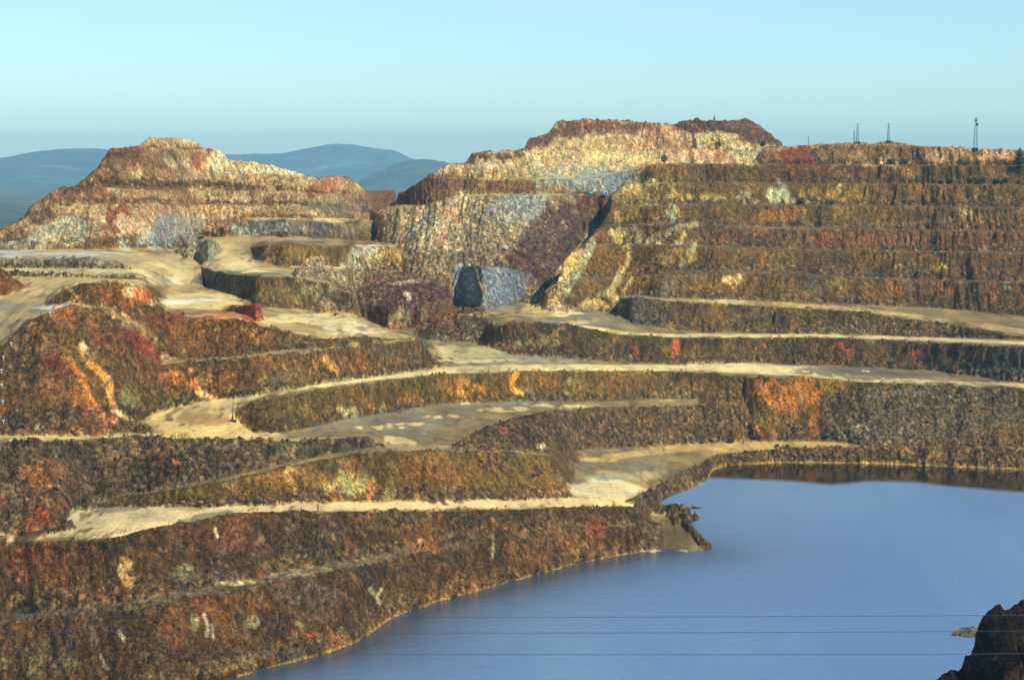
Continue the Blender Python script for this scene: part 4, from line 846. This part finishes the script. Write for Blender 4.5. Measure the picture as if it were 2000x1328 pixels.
def lattice_mast(loc, h, w0, label, base=True, arm=1.6, dish=False, top_w=.25):
    e = empty('lattice_mast', loc, label, 'mast')
    bm = bmesh.new(); hb = .9 if base else 0
    for sx in (-1, 1):
        for sy in (-1, 1): tube(bm, (sx*w0/2, sy*w0/2, hb-.6), (sx*top_w/2, sy*top_w/2, h), .09, .06, 6)
    n = 9
    for i in range(n):
        za = hb+(h-hb)*i/n; zb = hb+(h-hb)*(i+1)/n
        wa = (w0+(top_w-w0)*(za-hb)/(h-hb))/2; wb = (w0+(top_w-w0)*(zb-hb)/(h-hb))/2
        sg = 1 if i % 2 else -1
        for sy in (-1, 1): tube(bm, (sg*wa, sy*wa, za), (-sg*wb, sy*wb, zb), .04, .04, 5)
        for sx in (-1, 1): tube(bm, (sx*wa, sg*wa, za), (sx*wb, -sg*wb, zb), .04, .04, 5)
    bm_obj('lattice', bm, 'steel', e)
    bm = bmesh.new(); tube(bm, (0, 0, h-.1), (0, 0, h+.9), .05, .03, 6); bm_obj('spike', bm, 'steel', e)
    if arm:
        bm = bmesh.new(); tube(bm, (-arm, 0, h-.5), (arm, 0, h-.5), .06); 
        for x in (-arm, arm): tube(bm, (x, 0, h-.5), (x, 0, h-.05), .05)
        bm_obj('crossarm', bm, 'steel', e)
    if base:
        bm = bmesh.new(); box(bm, (0, 0, .1), (2.6, 2.0, 1.7), bev=.08); bm_obj('base_block', bm, 'dark', e)
    if dish:
        bm = bmesh.new(); bmesh.ops.create_cone(bm, cap_ends=True, segments=20, radius1=.75, radius2=.55, depth=.35)
        for v in bm.verts: v.co = Vector((v.co.x+.55, v.co.z-.2, v.co.y+h*.78))
        bm_obj('dish', bm, 'dark', e, True)
        bm = bmesh.new(); box(bm, (0, 0, h*.9), (.5, .5, 1.2), bev=.04); bm_obj('antenna_box', bm, 'dark', e)
    return e
def mast_at(px, pyb, pyt, w0, label, **k):
    p = surf(px, pyb); f = p.y/F; hgt = (pyb-pyt)*f; return lattice_mast(p, hgt, w0, label, **k)
mast_at(1674.5, 281, 243, 1.3, 'taller mast with crossarm on the left gravel mound of the right skyline')
mast_at(1668, 283, 258, .8, 'short thin mast standing close beside the left mast with the dark base', base=False, arm=.5)
mast_at(1735, 279, 243, 1.2, 'lattice mast with dark base on the right gravel mound of the skyline', arm=1.2)
mast_at(1905, 293, 231, 1.7, 'tallest lattice mast with an antenna dish near the right edge of the skyline', arm=0, dish=True, top_w=.9)
def wood_pole(px, pyb, pyt, label):
    p = surf(px, pyb); h = (pyb-pyt)*p.y/F; e = empty('utility_pole', p, label, 'pole')
    bm = bmesh.new(); tube(bm, (0, 0, -.5), (0, 0, h), .14, .1); bm_obj('shaft', bm, 'bark', e)
    bm = bmesh.new(); tube(bm, (-.8, 0, h-.4), (.8, 0, h-.4), .06); bm_obj('crossarm', bm, 'bark', e)
wood_pole(1579, 284, 268, 'small utility pole on the rim between the brown cone and the masts')
# signal pole on the haul road
p = surf(454, 824); e = empty('signal_pole', p, 'thin rusty pole on a dark slab where the pale haul road forks', 'pole')
h = (822-770)*p.y/F
bm = bmesh.new(); tube(bm, (0, 0, .3), (.35, 0, h), .1, .06); bm_obj('shaft', bm, 'rust', e)
for k in range(4):
    an = k*math.pi/2+.5; bm = bmesh.new(); tube(bm, (.42*math.cos(an), .42*math.sin(an), .25), (.1, 0, 1.9), .07, .05); bm_obj('brace', bm, 'rust', e)
bm = bmesh.new(); box(bm, (0, 0, .1), (2.1, 1.3, .5), bev=.05); bm_obj('base_slab', bm, 'dark', e)
bm = bmesh.new(); tube(bm, (.3, 0, h-.9), (.33, 0, h-.3), .14, .14); bm_obj('lamp_head', bm, 'rust', e)
# red marker post
p = surf(621, 1000.5); e = empty('marker_post', p, 'red marker post on the near edge of the lower left haul road', 'marker')
bm = bmesh.new(); box(bm, (0, 0, .75), (.35, .35, 1.6), bev=.04); bm_obj('post', bm, 'red', e)
bm = bmesh.new(); box(bm, (0, 0, 1.62), (.5, .42, .14), bev=.03); bm_obj('cap', bm, 'stone', e)
# road delineators
def delineator(p, label, group=None):
    e = empty('road_delineator', p, label, 'marker post', group)
    bm = bmesh.new(); box(bm, (0, 0, .35), (.14, .14, .9), bev=.02); bm_obj('post', bm, 'white', e)
    bm = bmesh.new(); box(bm, (0, -.09, .85), (.55, .06, .4), bev=.02); bm_obj('panel', bm, 'white', e)
    bm = bmesh.new(); box(bm, (0, -.125, .72), (.4, .03, .14)); bm_obj('band', bm, 'blue', e)
    return e
lb = {(98,617):'white road marker with blue band above the dark rubble beside the tan road', (172,858):'white road marker with blue band at the edge of the narrow left road', (290,854):'white road marker with blue band above the reddish patch of the rubble slope', (145,594):'white road marker on the brown ridge crest near the pale puddle'}
for (x, y), t_ in lb.items(): delineator(surf(x, y), t_)
for i, (x, y) in enumerate([(22,676),(7,704),(3,731),(4,758),(6,790),(7,831)]):
    delineator(surf(x, y), 'white road marker with blue band down the left edge of the picture', 'road markers down the left edge')
# discarded pipe
a_, b_ = surf(15, 813), surf(38, 839); bm = bmesh.new(); mid = (a_+b_)/2
tube(bm, a_-mid+Vector((0, 0, .35)), b_-mid+Vector((0, 0, .35)), .2, .2, 10)
o = bm_obj('pipe', bm, 'dark'); o.location = mid; tag(o, 'long dark pipe lying slantwise on the left slope above the narrow road', 'pipe')
# van and tank on the upper bench
p = surf(1180, 385.5); p.z += .1
e = empty('service_van', p, 'white and blue service van parked on the high bench below the blue green face', 'van', rz=.35)
bm = bmesh.new(); box(bm, (0, -.6, 1.55), (2.0, 3.4, 1.9), bev=.12); bm_obj('cargo_box', bm, 'white', e)
bm = bmesh.new(); box(bm, (0, 1.85, 1.3), (1.9, 1.5, 1.4), bev=.2); c_ = bm_obj('cab', bm, 'white', e)
bm = bmesh.new(); box(bm, (0, 2.35, 1.65), (1.7, .55, .6), bev=.05); bm_obj('windscreen', bm, 'glass', c_)
bm = bmesh.new(); box(bm, (0, -2.34, 1.5), (1.5, .06, 1.3), bev=.02); bm_obj('rear_door', bm, 'blue', e)
bm = bmesh.new(); box(bm, (0, .2, .5), (1.8, 4.6, .25), bev=.03); bm_obj('chassis', bm, 'dark', e)
for sx in (-1, 1):
    for yy in (-1.4, 1.8):
        bm = bmesh.new(); tube(bm, (sx*.78, yy, .38), (sx*1.02, yy, .38), .4, .4, 18); bm_obj('wheel', bm, 'rubber', e)
p = surf(1152, 385.5); p.z += .05
e = empty('water_tank', p, 'teal water tank on a low frame left of the parked van', 'tank')
bm = bmesh.new(); tube(bm, (-1.2, 0, 1.25), (1.2, 0, 1.25), .85, .85, 24); bm_obj('drum', bm, 'teal', e, True)
bm = bmesh.new(); tube(bm, (0, 0, 2.05), (0, 0, 2.3), .25, .25, 12); bm_obj('filler_cap', bm, 'dark', e)
for sx in (-.8, .8):
    bm = bmesh.new(); box(bm, (sx, 0, .2), (.2, 1.4, .5), bev=.02); bm_obj('support', bm, 'steel', e)
# power lines across the lake
for k, (yl, yr, lab) in enumerate([(1201, 1200, 'topmost of three power cables spanning the lake'), (1232, 1231, 'middle of three power cables spanning the lake'), (1271, 1276, 'lowest of three power cables spanning the lake')]):
    bm = bmesh.new(); Yc = 150.; n = 60; prev = None; rings = []
    for i in range(n+1):
        u = i/n; px = -300+2700*u; sag = 7*(1-(2*u-1)**2)*1.0
        a, t = ray(px, yl+(yr-yl)*u + sag - 3); rings.append(Vector((float(a)*Yc, Yc, H-float(t)*Yc)))
    o0 = rings[0].copy()
    for q, r_ in zip(rings[:-1], rings[1:]): tube(bm, q-o0, r_-o0, .021, .021, 6)
    o = bm_obj('power_cable', bm, 'cable'); o.location = o0; tag(o, lab, 'cable', 'power cables over the lake')
# ---- plants
rnd = random.Random(4)
def leafy(bm, c, rx, rz, n, sz, rr, cone=False):
    for _ in range(n):
        while True:
            x, y, z = (rr.uniform(-1, 1) for _ in range(3))
            if cone:
                lim = (1-(z+1)/2)**.8*(.75+.25*math.sin(z*17)); 
                if math.hypot(x, y) < lim and math.hypot(x, y) > lim*.25: break
            elif .3 < x*x+y*y+z*z < 1: break
        q = Vector((c[0]+x*rx, c[1]+y*rx, c[2]+z*rz)); s_ = sz*rr.uniform(.6, 1.3)
        d1 = Vector([rr.gauss(0, 1) for _ in range(3)]).normalized(); d2 = d1.orthogonal().normalized()
        vs = [bm.verts.new(q+d1*s_), bm.verts.new(q+d2*s_*.7), bm.verts.new(q-d1*s_), bm.verts.new(q-d2*s_*.7)]; bm.faces.new(vs)
def conifer(px, pyb, pyt, wpx, label, n=900):
    p = surf(px, pyb); f = p.y/F; h = (pyb-pyt)*f; r = wpx*f/2; rr = random.Random(int(px))
    e = empty('conifer_tree', p, label, 'tree')
    bm = bmesh.new(); tube(bm, (0, 0, -.4), (0, 0, h*.9), .16+h*.01, .04, 8)
    for k in range(10):
        an = rr.uniform(0, 6.28); z = h*(.15+.07*k); L = r*(1-z/h)*.9; tube(bm, (0, 0, z), (L*math.cos(an), L*math.sin(an), z+L*.15), .05, .02, 5)
    bm_obj('trunk', bm, 'bark', e)
    bm = bmesh.new(); leafy(bm, (0, 0, h*.54), r, h*.47, n, max(.12, r*.13), rr, True); bm_obj('crown', bm, 'leaf', e)
conifer(1991, 326, 290, 26, 'dark green conifer on the bench at the right edge of the picture', 2600)
conifer(1395, 238.5, 225, 6, 'single small dark tree on the crest of the brown cone hill', 500)
conifer(1405, 288, 271, 11, 'small pine beside the pale yellow mound under the brown cone', 700)
def shrub(px, py, wpx, hpx, label, group=None, leaf='leaf2'):
    p = surf(px, py); f = p.y/F; r = wpx*f/2; h = hpx*f; rr = random.Random(int(px*7+py))
    e = empty('shrub', p, label, 'shrub', group)
    bm = bmesh.new()
    for k in range(5):
        an = rr.uniform(0, 6.28); tube(bm, (0, 0, -.2), (r*.6*math.cos(an), r*.6*math.sin(an), h*.6), .05, .02, 5)
    bm_obj('stems', bm, 'bark', e)
    bm = bmesh.new(); leafy(bm, (0, 0, h*.55), r, h*.5, 260, max(.1, r*.2), rr); bm_obj('foliage', bm, leaf, e)
shrub(1297, 320, 13, 17, 'rounded green bush on the rim left of the top terrace', leaf='leaf')
shrub(1490, 288, 12, 11, 'dark green bush at the right foot of the brown cone hill', leaf='leaf')
shrub(1428, 866, 14, 13, 'dark bush on the gravel beside the reddish boulder by the lake road')
for x, y in [(1857,358),(1838,359),(1897,357),(1920,359),(1948,357),(1965,358),(1790,356),(1875,322),(1888,323),(1740,321),(1770,322),(1565,398),(1625,399),(1560,322)]:
    shrub(x, y, rnd.uniform(9, 15), rnd.uniform(7, 11), 'low dark shrub growing on the upper terraces of the right wall', 'shrubs on the upper right terraces')
# ---- boulders
def boulder(px, py, wpx, label, mat='stone', group=None, asp=.7):
    p = surf(px, py); r = wpx*p.y/F/2; rr = random.Random(int(px*3+py)); bm = bmesh.new()
    bmesh.ops.create_icosphere(bm, subdivisions=3, radius=1)
    pl = [(Vector([rr.gauss(0, 1) for _ in range(3)]).normalized(), rr.uniform(.55, .85)) for _ in range(11)]
    for v in bm.verts:
        c = v.co.copy()
        for n_, d_ in pl:
            k = c.dot(n_)-d_
            if k > 0: c -= n_*k
        v.co = Vector((c.x*r, c.y*r*.9, c.z*r*asp)) + Vector([rr.gauss(0, .012*r) for _ in range(3)])
    o = bm_obj('boulder', bm, mat); o.location = p+Vector((0, 0, r*asp*.45)); tag(o, label, 'boulder', group)
boulder(1518, 874, 13, 'dark rounded boulder on the lake edge of the road under the orange wall', 'stone2')
boulder(1392, 863, 22, 'large reddish brown boulder on the gravel behind the lake road')
boulder(1370, 865, 14, 'grey brown boulder left of the large reddish one behind the lake road', 'stone2')
boulder(1615, 855, 16, 'dark boulder at the foot of the grey scree beside the orange wall', 'stone2')
boulder(113, 956, 20, 'orange brown boulder at the left foot of the grey rubble slope')
boulder(278, 957, 14, 'brown boulder on the ramp below the grey rubble slope')
for x, y, w_ in [(357,986,12),(375,988,15),(392,984,18),(432,986,17),(412,988,9)]:
    boulder(x, y, w_, 'brown boulder at the foot of the low wall right of the pale turning area', group='boulders at the foot of the lower left wall')
boulder(393, 466, 17, 'dark boulder on the knob at the foot of the left hill', 'stone2', asp=.45)
boulder(940, 901, 13, 'pinkish boulder in the rubble slope above the lower haul road')
boulder(953, 966, 12, 'brown boulder at the foot of the wall near the lower haul road corner')
boulder(988, 487, 13, 'pale boulder low on the central scree slope', 'pale')
boulder(1262, 968, 12, 'dark boulder between the pale flat and the lake', 'stone2')
boulder(1240, 998, 9, 'small dark boulder at the end of the lower haul road', 'stone2')
for x, y in [(1685,725.5),(1690,725.5),(1695,726)]:
    boulder(x, y, 6, 'small white stone on the grey shoulder behind the pale road', 'pale', 'white stones by the haul road', .5)

# ------------------------------------------------------------------ near rock, lower right
def near_rock():
    sil = [(1786,1400),(1812,1340),(1822,1328),(1836,1313),(1856,1305),(1880,1309),(1886,1285),(1904,1266),(1906,1262),(1907,1228),(1920,1206),(1935,1196),(1952,1185),(1974,1182),(1990,1176),(2060,1170),(2200,1130),(2400,1100)]
    P = np.array(sil, float); n, k = 420, 420
    a0, t0 = ray(P[:, 0], P[:, 1]); aa = np.linspace(a0[0], a0[-1], n); tt = np.interp(aa, a0, t0)
    yc = 206+ (aa-a0[0])*60; zc = H-tt*yc
    xx_ = aa*yc; zc = zc + (vnoise(xx_/1.3, xx_*0+3.3, 461)-.5)*1.0 + (vnoise(xx_/.45, xx_*0+7.7, 462)-.5)*.5
    v = np.linspace(-1, 1, k)[None, :]
    yv = yc[:, None] + np.where(v < 0, v*70, v*30)
    zv = zc[:, None] + np.where(v < 0, np.interp(v, [-1, -.6, -.45, -.25, -.05, 0], [-34, -19, -17, -9.5, -1.2, 0]), -np.abs(v)**1.1*60)
    xv = aa[:, None]*yc[:, None] + 0*v
    for sc, am, sd_ in ((7, 3.4, 401), (2.4, 2.0, 411), (.8, .8, 421)):
        nz = (1-np.abs(2*fbm(xv/sc, (yv+zv)/sc, sd_, 3)-1)-.7)*am*np.clip(np.abs(v)*9, .15, 1)
        yv = yv + nz; zv = zv + nz*.5
    blk = (vnoise(xv/1.1, yv/1.1, 431)-.5)*1.5*np.clip(np.abs(v)*8, .3, 1); zv = zv+blk
    c1, c2 = lin((58,42,34)), lin((36,28,26)); m_ = np.clip((fbm(xv/5, zv/5, 441, 4)-.4)*4, 0, 1)[..., None]  # dark tones put the shade of this backlit face into the colour
    Cc = c1*m_+c2*(1-m_); c3 = lin((120,100,80)); m2 = np.clip((vnoise(xv/.9, zv/.9+yv, 451)-.9)*10, 0, 1)[..., None]
    Cc = Cc*(1-m2)+c3*m2
    ld = np.clip((-v-.42)*8, 0, 1)[..., None]*np.ones_like(Cc[..., :1]); Cc = Cc*(1-ld)+lin((78,60,42))*ld
    o = grid_mesh('near_cliff', xv, yv, zv, ROCK, Cc, dict(rub=np.full(xv.size, .7), flt=np.zeros(xv.size)))
    tag(o, kind='structure')
near_rock()
# ------------------------------------------------------------------ haze
def haze():
    bm = bmesh.new(); bmesh.ops.create_cube(bm, size=1)
    x0, x1, y0, y1, z0, z1 = -10000, 10000, -40, 20500, -75, 460
    for v in bm.verts: v.co = ((x0+x1)/2+v.co.x*(x1-x0), (y0+y1)/2+v.co.y*(y1-y0), (z0+z1)/2+v.co.z*(z1-z0))
    me = bpy.data.meshes.new('haze'); bm.to_mesh(me); bm.free()
    m = bpy.data.materials.new('air'); m.use_nodes = True; t = m.node_tree; t.nodes.clear()
    o_ = t.nodes.new('ShaderNodeOutputMaterial'); v = t.nodes.new('ShaderNodeVolumePrincipled')
    v.inputs['Color'].default_value = (.42, .82, 1, 1); v.inputs['Density'].default_value = 6.8e-5
    v.inputs['Anisotropy'].default_value = 0.0
    t.links.new(v.outputs[0], o_.inputs['Volume']); me.materials.append(m)
    o = bpy.data.objects.new('haze', me); COL.objects.link(o); tag(o, kind='stuff')
haze()
